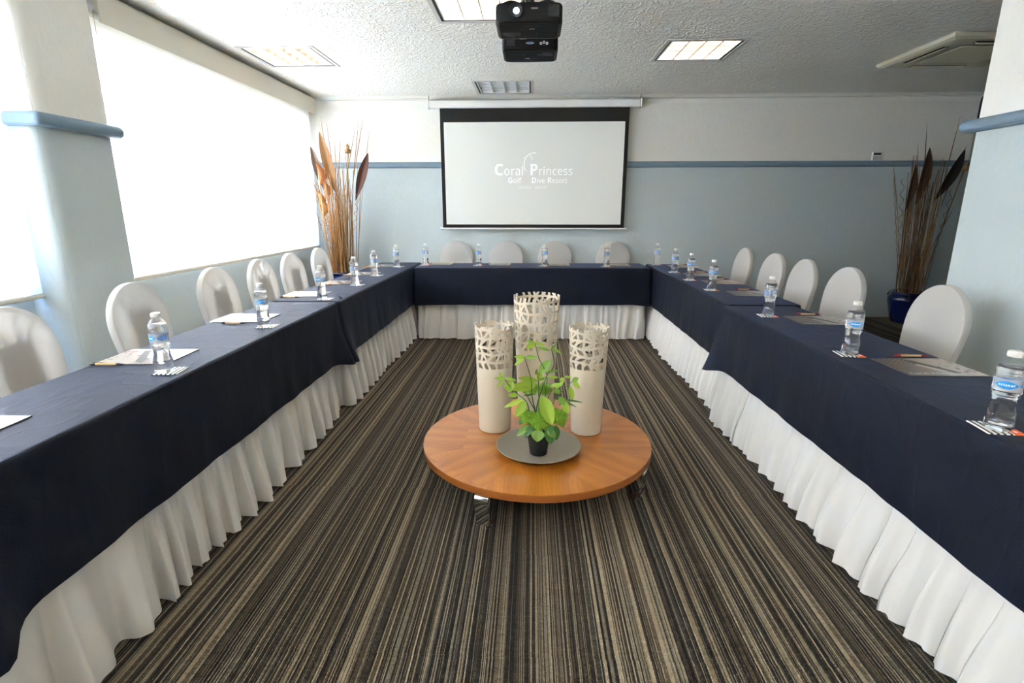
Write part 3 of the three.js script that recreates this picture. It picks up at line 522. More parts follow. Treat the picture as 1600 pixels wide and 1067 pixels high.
// ------------------------------------------------------------------ round coffee table
const CT = [0.028, 0, -2.53], CTH = 0.20, CTR = 0.573;
{
  const t = thing('coffee_table', 'low round cherry wood coffee table on chrome legs', 'table', CT);
  const core = lathe([[0, 0.163], [CTR - 0.004, 0.163], [CTR, 0.167], [CTR, CTH - 0.0045], [CTR - 0.002, CTH - 0.0025], [0, CTH - 0.0025]], 96);
  const top = part('tabletop', core, M.cherryEdge, t);
  for (let k = 0; k < 8; k++) {
    const a0 = k * Math.PI / 4 + 0.39, n = 12, g = grid(n, 10, (u, v) => { const a = a0 + 0.0008 + (Math.PI / 4 - 0.0016) * u, r = 0.002 + (CTR - 0.0025) * v, mid = a0 + Math.PI / 8, x = Math.cos(a) * r, z = Math.sin(a) * r, lx = Math.cos(a - mid) * r, lz = Math.sin(a - mid) * r; return [x, CTH, z, (lz + k * 0.31) * 1.9, (lx + k * 0.17) * 1.15]; });
    const rim = grid(n, 1, (u, v) => { const a = a0 + 0.0008 + (Math.PI / 4 - 0.0016) * u, r = CTR - 0.0005 + 0.0005 * v; return [Math.cos(a) * r, CTH - 0.003 * v, Math.sin(a) * r, u, 0.2]; });
    const g2 = mg([g, rim]); { const nn = g2.attributes.normal; for (let i = 0; i < nn.count; i++) if (Math.abs(nn.getY(i)) > 0.9) nn.setXYZ(i, 0, 1, 0); }
    part('veneer_wedge', g2, M.cherry, top);
  }
  for (const deg of [115, 25, 205, 295]) { // flat chrome bands bent under the top
    const s = new THREE.Shape(); const o = 0.006;
    s.moveTo(-0.16, 0.155); s.lineTo(-0.02, 0.155); s.quadraticCurveTo(0.004, 0.154, 0.004, 0.13); s.quadraticCurveTo(-0.004, 0.06, -0.012, 0.012); s.quadraticCurveTo(-0.014, 0, -0.03, 0); s.lineTo(-0.06, 0); s.lineTo(-0.06, 0.006); s.lineTo(-0.03, 0.007); s.quadraticCurveTo(-0.022, 0.008, -0.020, 0.016); s.quadraticCurveTo(-0.012, 0.06, -0.005, 0.128); s.quadraticCurveTo(-0.005, 0.146, -0.022, 0.147); s.lineTo(-0.16, 0.147);
    const g = toCreasedNormals(new THREE.ExtrudeGeometry(s, { depth: 0.064, bevelEnabled: true, bevelSize: 0.001, bevelThickness: 0.001, bevelSegments: 1, curveSegments: 8 }).translate(0, 0, -0.032), 0.7);
    const plate = box2(-0.17, -0.06, 0.155, 0.163, -0.05, 0.05, 0.002);
    const l = part('leg', mg([g, plate]), M.chrome, t, 'bent chrome leg'); l.position.set(Math.cos(deg * Math.PI / 180) * 0.562, 0, Math.sin(deg * Math.PI / 180) * 0.562); l.rotation.y = -deg * Math.PI / 180;
  }
}
// ------------------------------------------------------------------ pierced vases
function piercedVase(name, label, x, z, h, r0, r1, band, seed, turn) {
  const t = thing(name, label, 'vase', [x, CTH + 0.0005, z], turn, 'pierced cream vases on the coffee table');
  const rad = (y) => lerp(r0, r1, Math.pow(y / h, 1.05)), th = 0.0055, r = rngOf(seed), y0 = h - band, rm = (r0 + r1) / 2 + (r1 - r0) * 0.35, C = 2 * Math.PI * rm;
  // hole polygons in (s along circumference, y)
  const polys = [], rowsN = 6, colsN = Math.round(C / 0.040), rh = band / (rowsN - 0.5), cw = C / colsN, st = 0.0066, pt = [];
  for (let i = 0; i <= rowsN; i++) { const row = []; for (let k = 0; k < colsN; k++) row.push([(k + (r() - 0.5) * 0.55 + (i % 2) * 0.3) * cw, y0 + i * rh + (i ? (r() - 0.5) * rh * 0.34 : 0)]); pt.push(row); }
  const at0 = (i, k) => { const m = ((k % colsN) + colsN) % colsN, q = pt[i][m]; return [q[0] + (k - m) * cw, q[1]]; };
  for (let i = 0; i < rowsN; i++) for (let k = 0; k < colsN; k++) {
    const q = [at0(i, k), at0(i, k + 1), at0(i + 1, k + 1), at0(i + 1, k)], dice = r();
    if (i === 0 && dice < 0.12) continue;
    if (dice < 0.2) polys.push([q[0], q[1], q[3]], [q[1], q[2], q[3]]);
    else if (dice < 0.36) polys.push([q[0], q[1], q[2]], [q[0], q[2], q[3]]);
    else if (dice < 0.5) polys.push([q[0], q[1], [lerp(q[1][0], q[2][0], 0.5), lerp(q[1][1], q[2][1], 0.5)], [lerp(q[3][0], q[2][0], 0.5), lerp(q[3][1], q[2][1], 0.5)], q[3]]);
    else polys.push(q);
  }
  const P = polys.map((p) => { let a = 0; for (let i = 0; i < p.length; i++) { const [x1, y1] = p[i], [x2, y2] = p[(i + 1) % p.length]; a += x1 * y2 - x2 * y1; } if (a < 0) p = p.slice().reverse(); const e = p.map(([x1, y1], i) => { const [x2, y2] = p[(i + 1) % p.length], l = Math.hypot(x2 - x1, y2 - y1) || 1; return [(y2 - y1) / l, -(x2 - x1) / l, x1, y1]; }); const xs = p.map((v) => v[0]), ys = p.map((v) => v[1]); return { e, x0: Math.min(...xs) - 0.02, x1: Math.max(...xs) + 0.02, y0: Math.min(...ys) - 0.02, y1: Math.max(...ys) + 0.02 }; });
  const sdf = (s, y) => { let best = 0.02; for (const p of P) { if (y < p.y0 || y > p.y1) continue; for (const o of [0, C, -C, 2 * C]) { const ss = s + o; if (ss < p.x0 || ss > p.x1) continue; let d = -1; for (const [nx, ny, ex, ey] of p.e) d = Math.max(d, (ss - ex) * nx + (y - ey) * ny); d += st; if (d < best) best = d; } } return best; };
  const NU = 260, NV = Math.ceil(band / 0.0026), F = new Float32Array((NU + 1) * (NV + 1));
  for (let j = 0; j <= NV; j++) for (let i = 0; i <= NU; i++) F[j * (NU + 1) + i] = i === NU ? F[j * (NU + 1)] : sdf(i / NU * C, y0 + j / NV * band) - 0.0004;
  const pos = [], nor = [];
  const at = (u, y, inner) => { const a = u * Math.PI * 2, q = rad(y) - (inner ? th : 0); return [Math.cos(a) * q, y, Math.sin(a) * q]; };
  const tri = (a, b, c, inner) => { for (const [u, y] of inner ? [a, c, b] : [a, b, c]) { const p = at(u, y, inner), an = u * Math.PI * 2, k = inner ? -1 : 1; pos.push(...p); nor.push(Math.cos(an) * k, 0, Math.sin(an) * k); } };
  const wall = (a, b) => { const p0 = at(a[0], a[1], 0), p1 = at(b[0], b[1], 0), p2 = at(b[0], b[1], 1), p3 = at(a[0], a[1], 1), n = V(p1[0] - p0[0], p1[1] - p0[1], p1[2] - p0[2]).cross(V(p3[0] - p0[0], p3[1] - p0[1], p3[2] - p0[2])).normalize(); for (const p of [p0, p1, p2, p0, p2, p3]) { pos.push(...p); nor.push(n.x, n.y, n.z); } };
  for (let j = 0; j < NV; j++) for (let i = 0; i < NU; i++) {
    const c = [[i, j], [i, j + 1], [i + 1, j + 1], [i + 1, j]], f = c.map(([a, b]) => F[b * (NU + 1) + a]), X = c.map(([a, b]) => [a / NU, y0 + b / NV * band]);
    if (f.every((v) => v <= 0)) continue;
    const poly = [], cross = [];
    for (let k = 0; k < 4; k++) { const m = (k + 1) % 4; if (f[k] > 0) poly.push(X[k]); if ((f[k] > 0) !== (f[m] > 0)) { const q = f[k] / (f[k] - f[m]), e = [lerp(X[k][0], X[m][0], q), lerp(X[k][1], X[m][1], q)]; poly.push(e); cross.push(e); } }
    for (let k = 1; k < poly.length - 1; k++) { tri(poly[0], poly[k], poly[k + 1], 0); tri(poly[0], poly[k], poly[k + 1], 1); }
    if (cross.length >= 2) wall(cross[0], cross[1]); if (cross.length === 4) wall(cross[2], cross[3]);
    if (j === NV - 1) { const e = poly.filter((v) => Math.abs(v[1] - h) < 1e-6); if (e.length === 2) wall(e[0], e[1]); }
  }
  const g = new THREE.BufferGeometry();
  g.setAttribute('position', new THREE.Float32BufferAttribute(pos, 3)); g.setAttribute('normal', new THREE.Float32BufferAttribute(nor, 3)); g.setAttribute('uv', new THREE.Float32BufferAttribute(new Float32Array(pos.length / 3 * 2), 2));
  part('pierced_rim', g, M.vase, t);
  const prof = [[0, 0.001], [r0 - 0.004, 0], [r0 - 0.001, 0.002], [rad(0.006), 0.006]]; for (let k = 1; k <= 10; k++) { const y = 0.006 + (y0 - 0.006) * k / 10; prof.push([rad(y), y]); } for (let k = 10; k >= 0; k--) { const y = 0.01 + (y0 - 0.01) * k / 10; prof.push([rad(y) - th, y]); } prof.push([0, 0.01]);
  part('vase_body', lathe(prof, 72), M.vase, t);
}
piercedVase('vase', 'cream tapered vase with pierced rim, left of the plant', -0.193, -2.645, 0.57, 0.084, 0.1, 0.225, 11, 0.4);
piercedVase('vase', 'cream tapered vase with pierced rim, right of the plant', 0.288, -2.625, 0.565, 0.078, 0.101, 0.215, 23, 1.1);
piercedVase('vase', 'tallest cream vase with pierced rim, behind the plant', 0.024, -2.84, 0.685, 0.098, 0.125, 0.29, 37, 2.0);

// ------------------------------------------------------------------ dish and potted plant
const PX = 0.036, PZ = -2.33;
{
  const prof = [[0, 0.002], [0.085, 0.0], [0.10, 0.003], [0.15, 0.012], [0.202, 0.032], [0.205, 0.0345], [0.2035, 0.037], [0.198, 0.036], [0.15, 0.017], [0.09, 0.0085], [0, 0.0075]];
  const m = part('serving_plate', lathe(prof, 80), M.plate, scene); m.position.set(0.037, CTH + 0.0005, -2.375); tag(m, 'round shallow grey dish under the potted plant', 'plate');
  m.name = 'serving_dish';
  const t = thing('potted_plant', 'small leafy green plant in a black plastic pot on the grey dish', 'plant', [PX, CTH + 0.009, PZ]);
  part('pot', lathe([[0, 0], [0.038, 0], [0.041, 0.003], [0.054, 0.098], [0.058, 0.099], [0.059, 0.103], [0.059, 0.116], [0.057, 0.118], [0.055, 0.116], [0.053, 0.10], [0.05, 0.095], [0, 0.095]], 40), M.plasticBlack, t, 'black plastic flower pot');
  part('soil', lathe([[0, 0.112], [0.03, 0.108], [0.0545, 0.1]], 24), std('#2b1f14', 1), t);
  const leafM = ['#8fb62c', '#7aa62e', '#a3c43a', '#5f9030'].map((c) => phy(c, 0.55, { transmission: 0.3, thickness: 0 })), darkLeaf = phy('#3f7a2a', 0.4, { transmission: 0.15, thickness: 0 }), palePatch = phy('#7fa84a', 0.45, { transmission: 0.2, thickness: 0 });
  const stemM = std('#3f6b2c', 0.5), mossM = std('#8ab535', 0.9), r = rngOf(505);
  // crop units (see the plant from the front) to local metres
  const L = (cx, cy, z = 0) => V((cx - 405) / 1702, (925 - cy) / 1580 + 0.0, z);
  const stem = (pts, rad = 0.0032) => part('stem', taperTube(pts.map(([a, b, z = 0]) => L(a, b, z)), (q) => rad * (1 - 0.45 * q), 16, 7), stemM, t);
  stem([[345, 700, 0.01], [335, 605, 0.02], [300, 490, 0.035], [240, 440, 0.04], [180, 385, 0.04], [135, 325, 0.035]]);
  stem([[385, 700, 0], [375, 580, 0.01], [350, 470, 0.015], [340, 340, 0.01], [305, 230, 0], [285, 180, -0.01]]);
  stem([[400, 700, 0.01], [385, 570, 0.02], [410, 460, 0.02], [460, 310, 0.01], [515, 250, 0], [515, 190, -0.01], [495, 120, -0.02]], 0.0042);
  stem([[462, 300, 0.01], [430, 240, 0], [400, 190, -0.01], [370, 85, -0.03]]);
  stem([[440, 700, -0.02], [450, 560, -0.02], [455, 440, -0.02], [470, 340, -0.03]]);
  stem([[470, 700, 0.0], [515, 520, 0.01], [560, 450, 0.015], [660, 345, 0.02]]);
  stem([[455, 700, 0], [480, 480, -0.01], [510, 430, -0.02]]);
  stem([[390, 700, -0.01], [370, 580, 0], [330, 510, 0], [300, 440, 0.01]]);
  stem([[410, 700, -0.03], [405, 520, -0.04], [400, 400, -0.04], [390, 320, -0.05]], 0.004);
  const leafGeo = (len, wid, curl, fold) => { const g = grid(8, 12, (u, v) => { const w = wid * 0.5 * Math.pow(Math.sin(Math.PI * Math.pow(v, 0.85)), 0.75), s = u * 2 - 1, bend = curl * len * v * v; return [s * w, len * v - 0.25 * curl * curl * len * v * v, bend + Math.abs(s) * w * fold - 0.06 * wid * (1 - Math.abs(s)) * 0]; }); return g; };
  const leaf = (b, e, wid, mat, o = {}) => {
    const p = L(b[0], b[1], b[2] ?? 0), q = L(e[0], e[1], e[2] ?? (b[2] ?? 0) + 0.012), d = q.clone().sub(p), len = d.length(); d.normalize();
    const face = (o.face ?? V((r() - 0.5) * 0.6, 0.55 + r() * 0.3, 1)).normalize(), xa = d.clone().cross(face).normalize(), za = xa.clone().cross(d).normalize();
    const m = part('leaf', leafGeo(len, wid / 1702, o.curl ?? (r() - 0.6) * 0.3, o.fold ?? 0.25), mat, t);
    m.position.copy(p); m.quaternion.setFromRotationMatrix(new THREE.Matrix4().makeBasis(xa, d, za));
  };
  const lm = () => leafM[Math.floor(r() * 3)];
  [[[285, 180], [208, 165], 30], [[285, 185], [207, 234], 30], [[292, 180], [387, 172], 34], [[370, 85, -0.03], [298, 112, -0.01], 48], [[366, 80, -0.03], [298, 67, -0.04], 22], [[372, 80, -0.03], [447, 96, -0.02], 24], [[382, 108, -0.02], [490, 135, -0.02], 26], [[495, 118, -0.02], [535, 90, -0.02], 18], [[500, 116, -0.02], [582, 152, -0.01], 24], [[412, 295, 0], [482, 192, 0.01], 76], [[460, 285, 0.01], [552, 268, 0.01], 22],
    [[392, 372, -0.03], [236, 328, 0.02], 52], [[385, 395, -0.02], [150, 405, 0.04], 80], [[380, 330, -0.04], [385, 285, -0.04], 26], [[400, 380, -0.04], [420, 290, -0.03], 44], [[135, 325, 0.035], [55, 317, 0.04], 24], [[128, 318, 0.035], [92, 280, 0.03], 24], [[137, 330, 0.035], [74, 384, 0.05], 28], [[140, 320, 0.035], [226, 326, 0.05], 28], [[185, 380, 0.04], [136, 385, 0.05], 60], [[200, 345, 0.03], [160, 420, 0.04], 70],
    [[300, 490, 0.035], [222, 598, 0.06], 72], [[285, 478, 0.035], [128, 530, 0.05], 38], [[425, 452, 0.03], [505, 648, 0.08], 112], [[570, 325, 0.01], [590, 350, 0.02], 40], [[660, 346, 0.02], [708, 320, 0.02], 40], [[664, 350, 0.02], [722, 390, 0.03], 40], [[640, 380, 0.02], [668, 485, 0.03], 44], [[560, 468, 0.015], [608, 520, 0.03], 56], [[590, 500, 0.01], [636, 588, 0.03], 60], [[500, 388, 0], [588, 378, 0.02], 40], [[520, 422, 0], [572, 440, 0.01], 46], [[310, 395, 0.01], [285, 445, 0.02], 52],
    [[470, 340, -0.03], [560, 345, -0.03], 26], [[600, 320, 0], [655, 325, 0], 22], [[470, 345, -0.03], [400, 360, -0.02], 24], [[530, 420, -0.01], [600, 350, 0], 30], [[240, 440, 0.04], [165, 445, 0.05], 40], [[510, 430, -0.02], [445, 400, -0.02], 40]].forEach(([b, e, w]) => leaf(b, e, w, lm()));
  [[[600, 495, 0], [748, 512, 0.01], 15], [[590, 505, 0], [705, 538, 0.02], 14], [[280, 470, 0], [390, 455, 0], 16], [[560, 545, 0], [640, 490, -0.02], 12]].forEach(([b, e, w]) => leaf(b, e, w, darkLeaf));
  for (const [b, e, w, m] of [[[330, 690, 0.03], [236, 722, 0.07], 60, 1], [[400, 705, 0.05], [392, 768, 0.085], 104, 1], [[485, 735, 0.045], [505, 790, 0.075], 70, 0], [[535, 680, 0.03], [548, 778, 0.06], 62, 0], [[520, 670, 0.05], [440, 735, 0.075], 60, 0], [[360, 680, 0.04], [290, 740, 0.075], 56, 0], [[560, 650, 0.0], [606, 690, 0.03], 60, 1], [[290, 650, 0], [245, 680, 0.02], 50, 0], [[470, 700, 0.055], [545, 740, 0.075], 62, 1], [[420, 700, -0.04], [300, 720, -0.07], 60, 0], [[450, 700, -0.04], [540, 720, -0.07], 60, 1]]) leaf(b, e, w, m ? palePatch : darkLeaf, { face: V(0, 0.9, 0.8), curl: -0.35 });
  // fluffy moss-green flower balls: hundreds of tiny filaments each
  for (const [cx, cy, cz, R] of [[405, 640, 0.04, 74], [312, 622, 0.02, 56], [566, 622, 0.015, 62], [350, 430, -0.03, 46], [470, 600, -0.01, 60], [450, 440, -0.045, 50]]) {
    const R1 = R / 1702, gs = [new THREE.IcosahedronGeometry(R1 * 0.72, 2)], c0 = L(cx, cy, cz);
    for (let k = 0; k < 190; k++) { const y = 1 - 2 * (k + 0.5) / 190, a = k * 2.39996, q = Math.sqrt(1 - y * y), d = V(Math.cos(a) * q, y, Math.sin(a) * q), len = R1 * (0.34 + 0.4 * r()); const cg = new THREE.ConeGeometry(R1 * 0.11, len, 4, 1, true).translate(0, len / 2, 0); cg.applyQuaternion(new THREE.Quaternion().setFromUnitVectors(V(0, 1, 0), d.clone().add(V(r() - 0.5, r() - 0.5, r() - 0.5).multiplyScalar(0.8)).normalize())); cg.translate(d.x * R1 * 0.66, d.y * R1 * 0.66, d.z * R1 * 0.66); gs.push(cg); }
    part('flower_ball', mg(gs).translate(c0.x, c0.y, c0.z), mossM, t);
  }
}
// ------------------------------------------------------------------ tall dried arrangements
const reedM = ['#e0a562', '#d08f4c', '#e8c084', '#c98240', '#ecc890', '#b88a54'].map((c) => std(c, 0.75, { map: reedTex }));
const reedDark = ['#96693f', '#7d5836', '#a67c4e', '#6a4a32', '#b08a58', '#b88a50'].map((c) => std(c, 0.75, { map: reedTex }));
function dried(pos, label, o) {
  const t = thing('dried_arrangement', label, 'dried plants', pos), r = rngOf(o.seed), mats = o.mats;
  const h = o.potH, R = o.potR;
  part('pot', lathe([[0, 0], [R * 0.66, 0], [R * 0.7, 0.012], [R * 0.82, h * 0.25], [R, h * 0.68], [R * 1.02, h * 0.78], [R * 0.93, h * 0.88], [R * 0.84, h * 0.92], [R * 0.86, h * 0.95], [R * 0.97, h * 0.965], [R * 1.0, h * 0.985], [R * 0.97, h], [R * 0.86, h * 0.99], [R * 0.78, h * 0.93], [R * 0.7, h * 0.8], [0, h * 0.78]], 48), M.bluePot, t, 'glazed dark blue pot');
  part('pot_lug', mg([0, 2.1, 4.2].map((a) => new THREE.TorusGeometry(0.028, 0.010, 8, 14).rotateY(Math.PI / 2 - a + 1.57).translate(Math.cos(a) * R * 0.98, h * 0.84, Math.sin(a) * R * 0.98))), std('#3a2a22', 0.35), t);
  const base = (k) => { const a = r() * 6.28, q = Math.sqrt(r()) * R * o.spread; return V(Math.cos(a) * q, h * 0.8, Math.sin(a) * q); };
  const tipOf = (b, y, fx) => V(lerp(o.top[0], o.top[1], fx), y, b.z * 1.5 + (r() - 0.5) * o.depth);
  // straight reeds and canes
  for (let k = 0; k < o.reeds; k++) {
    const b = base(k), fx = clamp((b.x / (R * o.spread) * 0.5 + 0.5) * 0.75 + r() * 0.25, 0, 1), y = o.y0 + (o.y1 - o.y0) * Math.pow(r(), 0.8), e = tipOf(b, y, fx), mid = b.clone().lerp(e, 0.5).add(V((r() - 0.5) * 0.04, 0, (r() - 0.5) * 0.03)), R0 = 0.003 + r() * 0.0055;
    part('reed', taperTube([b, mid, e], (q) => R0 * (1 - 0.62 * q), 8, 5), mats[k % mats.length], t);
  }
  // fine whip-like tips rising above the rest
  for (const [fx, y] of o.whips) { const b = base(0), e = V(fx, y, (r() - 0.5) * 0.1), mid = b.clone().lerp(e, 0.55).add(V(-0.02 * Math.sign(fx), 0, 0)); part('grass_spike', mg([taperTube([b, mid, e], (q) => 0.0048 * (1 - 0.85 * q) + (q > 0.6 ? 0.0035 * Math.sin((q - 0.6) / 0.4 * Math.PI) : 0), 20, 5)]), mats[(k2++) % mats.length], t); }
  // stems with beads spiralling round them
  for (let k = 0; k < o.beads; k++) {
    const b = base(k), fx = r(), y = lerp(o.y0, o.y1, 0.2 + 0.5 * r()), e = tipOf(b, y, fx), gs = [taperTube([b, e], () => 0.0026, 2, 5)], n = 44;
    for (let i = 0; i < n; i++) { const q = 0.35 + 0.65 * i / n, p = b.clone().lerp(e, q), a = i * 1.2, d = 0.011 * (1 - 0.3 * q); gs.push(new THREE.IcosahedronGeometry(0.0055, 0).scale(1.5, 0.7, 1.5).translate(p.x + Math.cos(a) * d, p.y, p.z + Math.sin(a) * d)); }
    part('beaded_stem', mg(gs), mats[(k * 2 + 1) % mats.length], t);
  }
  // corkscrew tendrils
  for (let k = 0; k < o.curls; k++) {
    const b = base(k), fx = k / Math.max(1, o.curls - 1), y = lerp(o.y0, o.y1, 0.25 + 0.25 * r()), e = tipOf(b, y, fx), pts = [], n = 90, ax = e.clone().sub(b).normalize(), s1 = V(1, 0, 0).cross(ax).normalize(), s2 = ax.clone().cross(s1);
    for (let i = 0; i <= n; i++) { const q = i / n, w = 0.016 * sstep(q, 0.35, 0.6), a = q * 62; pts.push(b.clone().lerp(e, q).addScaledVector(s1, Math.cos(a) * w).addScaledVector(s2, Math.sin(a) * w)); }
    part('curled_tendril', taperTube(pts, () => 0.0028, 200, 4), mats[k % mats.length], t);
  }
  // broad pointed leaves
  for (const [bx, by, ex, ey, wid, z, col] of o.leaves) {
    const p = V(bx, by, z), q = V(ex, ey, z + 0.02), d = q.clone().sub(p), len = d.length(); d.normalize();
    const g = grid(8, 14, (u, v) => { const w = wid * 0.5 * Math.pow(Math.sin(Math.PI * Math.pow(v, 1.15)), 0.9) + 0.001, s = u * 2 - 1; return [s * w, len * v, 0.05 * Math.sin(v * 3) * len * 0.3 + Math.abs(s) * w * 0.45]; });
    const xa = d.clone().cross(V(0.25, 0, 1)).normalize(), za = xa.clone().cross(d), m = part('dried_leaf', g, phy(col, 0.6, { transmission: o.leafThrough, thickness: 0 }), t);
    m.position.copy(p); m.quaternion.setFromRotationMatrix(new THREE.Matrix4().makeBasis(xa, d, za));
  }
  // gourds on sticks
  for (const [gx, gy, gz, s] of o.gourds) {
    part('stick', taperTube([V(gx * 0.25, h * 0.8, gz), V(gx * 0.6, lerp(h, gy, 0.5), gz), V(gx, gy, gz)], () => 0.006, 10, 6), mats[2], t);
    const g = lathe([[0, 0], [0.018, 0.002], [0.034, 0.014], [0.038, 0.026], [0.032, 0.04], [0.018, 0.05], [0.014, 0.056], [0.019, 0.064], [0.02, 0.074], [0.012, 0.086], [0.004, 0.096], [0, 0.098]], 24).scale(s, s, s).rotateZ(gx > 0.2 ? -0.2 : 0).translate(gx, gy, gz);
    part('gourd', g, std('#a9855a', 0.6), t);
  }
  // curled bark ribbons
  for (const [bx, by, bz, s, col] of o.bark ?? []) { const g = grid(10, 12, (u, v) => { const a = (u - 0.5) * 2.4 + v * 1.4, w = 0.035 * s * (0.4 + Math.sin(v * 3.1)); return [Math.sin(a) * w + 0.03 * Math.sin(v * 4) * s, v * 0.2 * s, Math.cos(a) * w]; }); part('bark_ribbon', g.translate(bx, by, bz), phy(col, 0.6, { transmission: 0.25, thickness: 0 }), t); }
  return t;
}
let k2 = 0;
dried([-2.28, 0, -6.35], 'tall sheaf of pale dried reeds in a blue pot, backlit by the window blind', {
  seed: 71, mats: reedM, potH: 0.6, potR: 0.19, spread: 0.8, top: [-0.27, 0.32], depth: 0.2, y0: 1.25, y1: 1.95, reeds: 80, beads: 12, curls: 2, leafThrough: 0.2,
  whips: [[-0.34, 2.28], [-0.13, 2.35], [-0.15, 2.28], [-0.06, 2.27], [0.03, 2.24], [0.09, 2.18], [0.25, 2.26], [0.36, 2.35], [0.42, 2.23], [0.30, 2.3], [0.2, 2.15], [-0.36, 1.85], [-0.22, 1.95]],
  leaves: [[0.02, 1.45, -0.13, 2.18, 0.11, 0.06, '#9a6f42'], [0.22, 1.42, 0.41, 1.95, 0.1, 0.05, '#5b3222'], [-0.12, 1.5, -0.25, 2.02, 0.09, 0.04, '#6e5646']],
  gourds: [[0.17, 1.94, 0.05, 1.1]], bark: [[-0.18, 1.6, 0.05, 1.2, '#b8733e'], [-0.12, 1.45, 0.07, 1.0, '#a9683a'], [-0.2, 1.35, 0.04, 0.9, '#c08448'], [-0.1, 1.7, 0.05, 0.8, '#b07040'], [-0.17, 1.25, 0.05, 1.0, '#c28a50']],
});
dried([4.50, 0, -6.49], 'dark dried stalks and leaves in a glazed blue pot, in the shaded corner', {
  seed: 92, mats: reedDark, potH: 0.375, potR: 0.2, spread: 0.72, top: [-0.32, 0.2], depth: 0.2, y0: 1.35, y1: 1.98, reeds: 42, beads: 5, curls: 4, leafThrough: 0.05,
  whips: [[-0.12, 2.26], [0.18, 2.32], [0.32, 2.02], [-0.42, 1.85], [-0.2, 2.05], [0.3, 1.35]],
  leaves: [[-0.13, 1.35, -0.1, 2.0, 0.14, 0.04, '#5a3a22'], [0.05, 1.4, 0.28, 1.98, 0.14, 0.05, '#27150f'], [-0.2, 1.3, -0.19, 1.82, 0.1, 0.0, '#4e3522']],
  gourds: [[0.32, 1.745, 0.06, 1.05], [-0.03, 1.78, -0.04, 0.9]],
});

// ------------------------------------------------------------------ projection screen
{
  const Z = -6.70, t = thing('projection_screen', 'pull-down projection screen with black border showing a resort logo', 'screen', [0, 0, Z]);
  part('casing', mg([box2(-1.235, 1.235, 2.478, 2.565, -0.045, 0.035, 0.018, 3)]), M.whiteGloss, t, 'white tubular screen casing');
  for (const s of [-1, 1]) part('end_cap', box2(s * 1.242 - 0.009, s * 1.242 + 0.009, 2.472, 2.571, -0.05, 0.04, 0.008), M.white, t);
  const tex = canvasTex(2048, 1280, (c, w, h) => {
    c.fillStyle = '#15130f'; c.fillRect(0, 0, w, h);
    const X0 = 42, X1 = w - 42, Y0 = Math.round(h * 0.116), Y1 = h - 42;
    c.fillStyle = '#dadbd4'; c.fillRect(X0, Y0, X1 - X0, Y1 - Y0);
    c.strokeStyle = '#e2e2de'; c.lineWidth = 4; c.strokeRect(X0, Y0, X1 - X0, Y1 - Y0);
    c.fillStyle = '#ffffff'; c.textBaseline = 'alphabetic'; c.textAlign = 'left';
    const word = (big, small, x, y, s1, s2, wScale = 1) => { c.font = 'bold ' + s1 + 'px sans-serif'; c.fillText(big, x, y); const a = c.measureText(big).width; c.font = s2 + 'px sans-serif'; c.fillText(small, x + a, y); return x + a + c.measureText(small).width; };
    word('C', 'oral', 586, 702, 168, 128); word('P', 'rincess', 976, 702, 168, 122);
    word('G', 'olf', 736, 786, 84, 78); c.fillStyle = '#dcd0ca'; c.font = '120px serif'; c.fillText('&', 884, 792); c.fillStyle = '#ffffff'; word('D', 'ive', 1000, 786, 84, 74); word('R', 'esort', 1176, 786, 84, 74);
    c.fillStyle = '#f2f2ee'; c.font = '36px sans-serif'; c.fillText('COZUMEL   MEXICO', 852, 846);
    // leaping fish sketched in two strokes
    c.strokeStyle = '#fdfdfb'; c.lineCap = 'round'; c.lineWidth = 9; c.beginPath(); c.moveTo(930, 640); c.quadraticCurveTo(900, 560, 950, 500); c.quadraticCurveTo(990, 462, 1050, 466); c.stroke(); c.lineWidth = 5; c.beginPath(); c.moveTo(935, 520); c.lineTo(905, 510); c.moveTo(985, 490); c.quadraticCurveTo(1010, 510, 1010, 540); c.moveTo(930, 640); c.lineTo(905, 650); c.moveTo(930, 640); c.lineTo(950, 662); c.stroke();
    c.fillStyle = '#4a463e'; c.font = '20px sans-serif';
  });
  const g = grid(48, 30, (u, v) => { const y = lerp(2.482, 1.102, v), hw = 1.112; const z = 0.004 * Math.sin(u * 7 + v * 3) * v * (1 - v) * 4 + 0.003 * Math.sin(u * 17 + 1 + v * 5) * v * (1 - v) * 4; return [-hw + 2 * hw * u, y, z, u, 1 - v]; });
  part('screen_fabric', g, std('#ffffff', 0.8, { map: tex, emissive: new THREE.Color(1, 1, 1), emissiveMap: tex, emissiveIntensity: 0.02 }), t);  // projected image painted into the map, faint glow stands in for projector light
  part('weight_bar', mg([new THREE.CylinderGeometry(0.011, 0.011, 2.27, 14).rotateZ(Math.PI / 2).translate(0, 1.094, 0), ...[-1, 1].map((s) => new THREE.SphereGeometry(0.014, 12, 8).translate(s * 1.137, 1.094, 0))]), M.whiteGloss, t);
  for (const s of [-1, 1]) part('chain', mg(Array.from({ length: 5 }, (_, k) => new THREE.TorusGeometry(0.008, 0.002, 6, 10).rotateY(k % 2 ? Math.PI / 2 : 0).translate(s * 1.236, 2.568 + k * 0.0125, 0))), std('#8c8878', 0.4, { metalness: 0.6 }), t);
  part('cable_clip', box2(0.86, 0.96, 2.563, 2.578, -0.01, 0.03, 0.006), M.white, t);
}
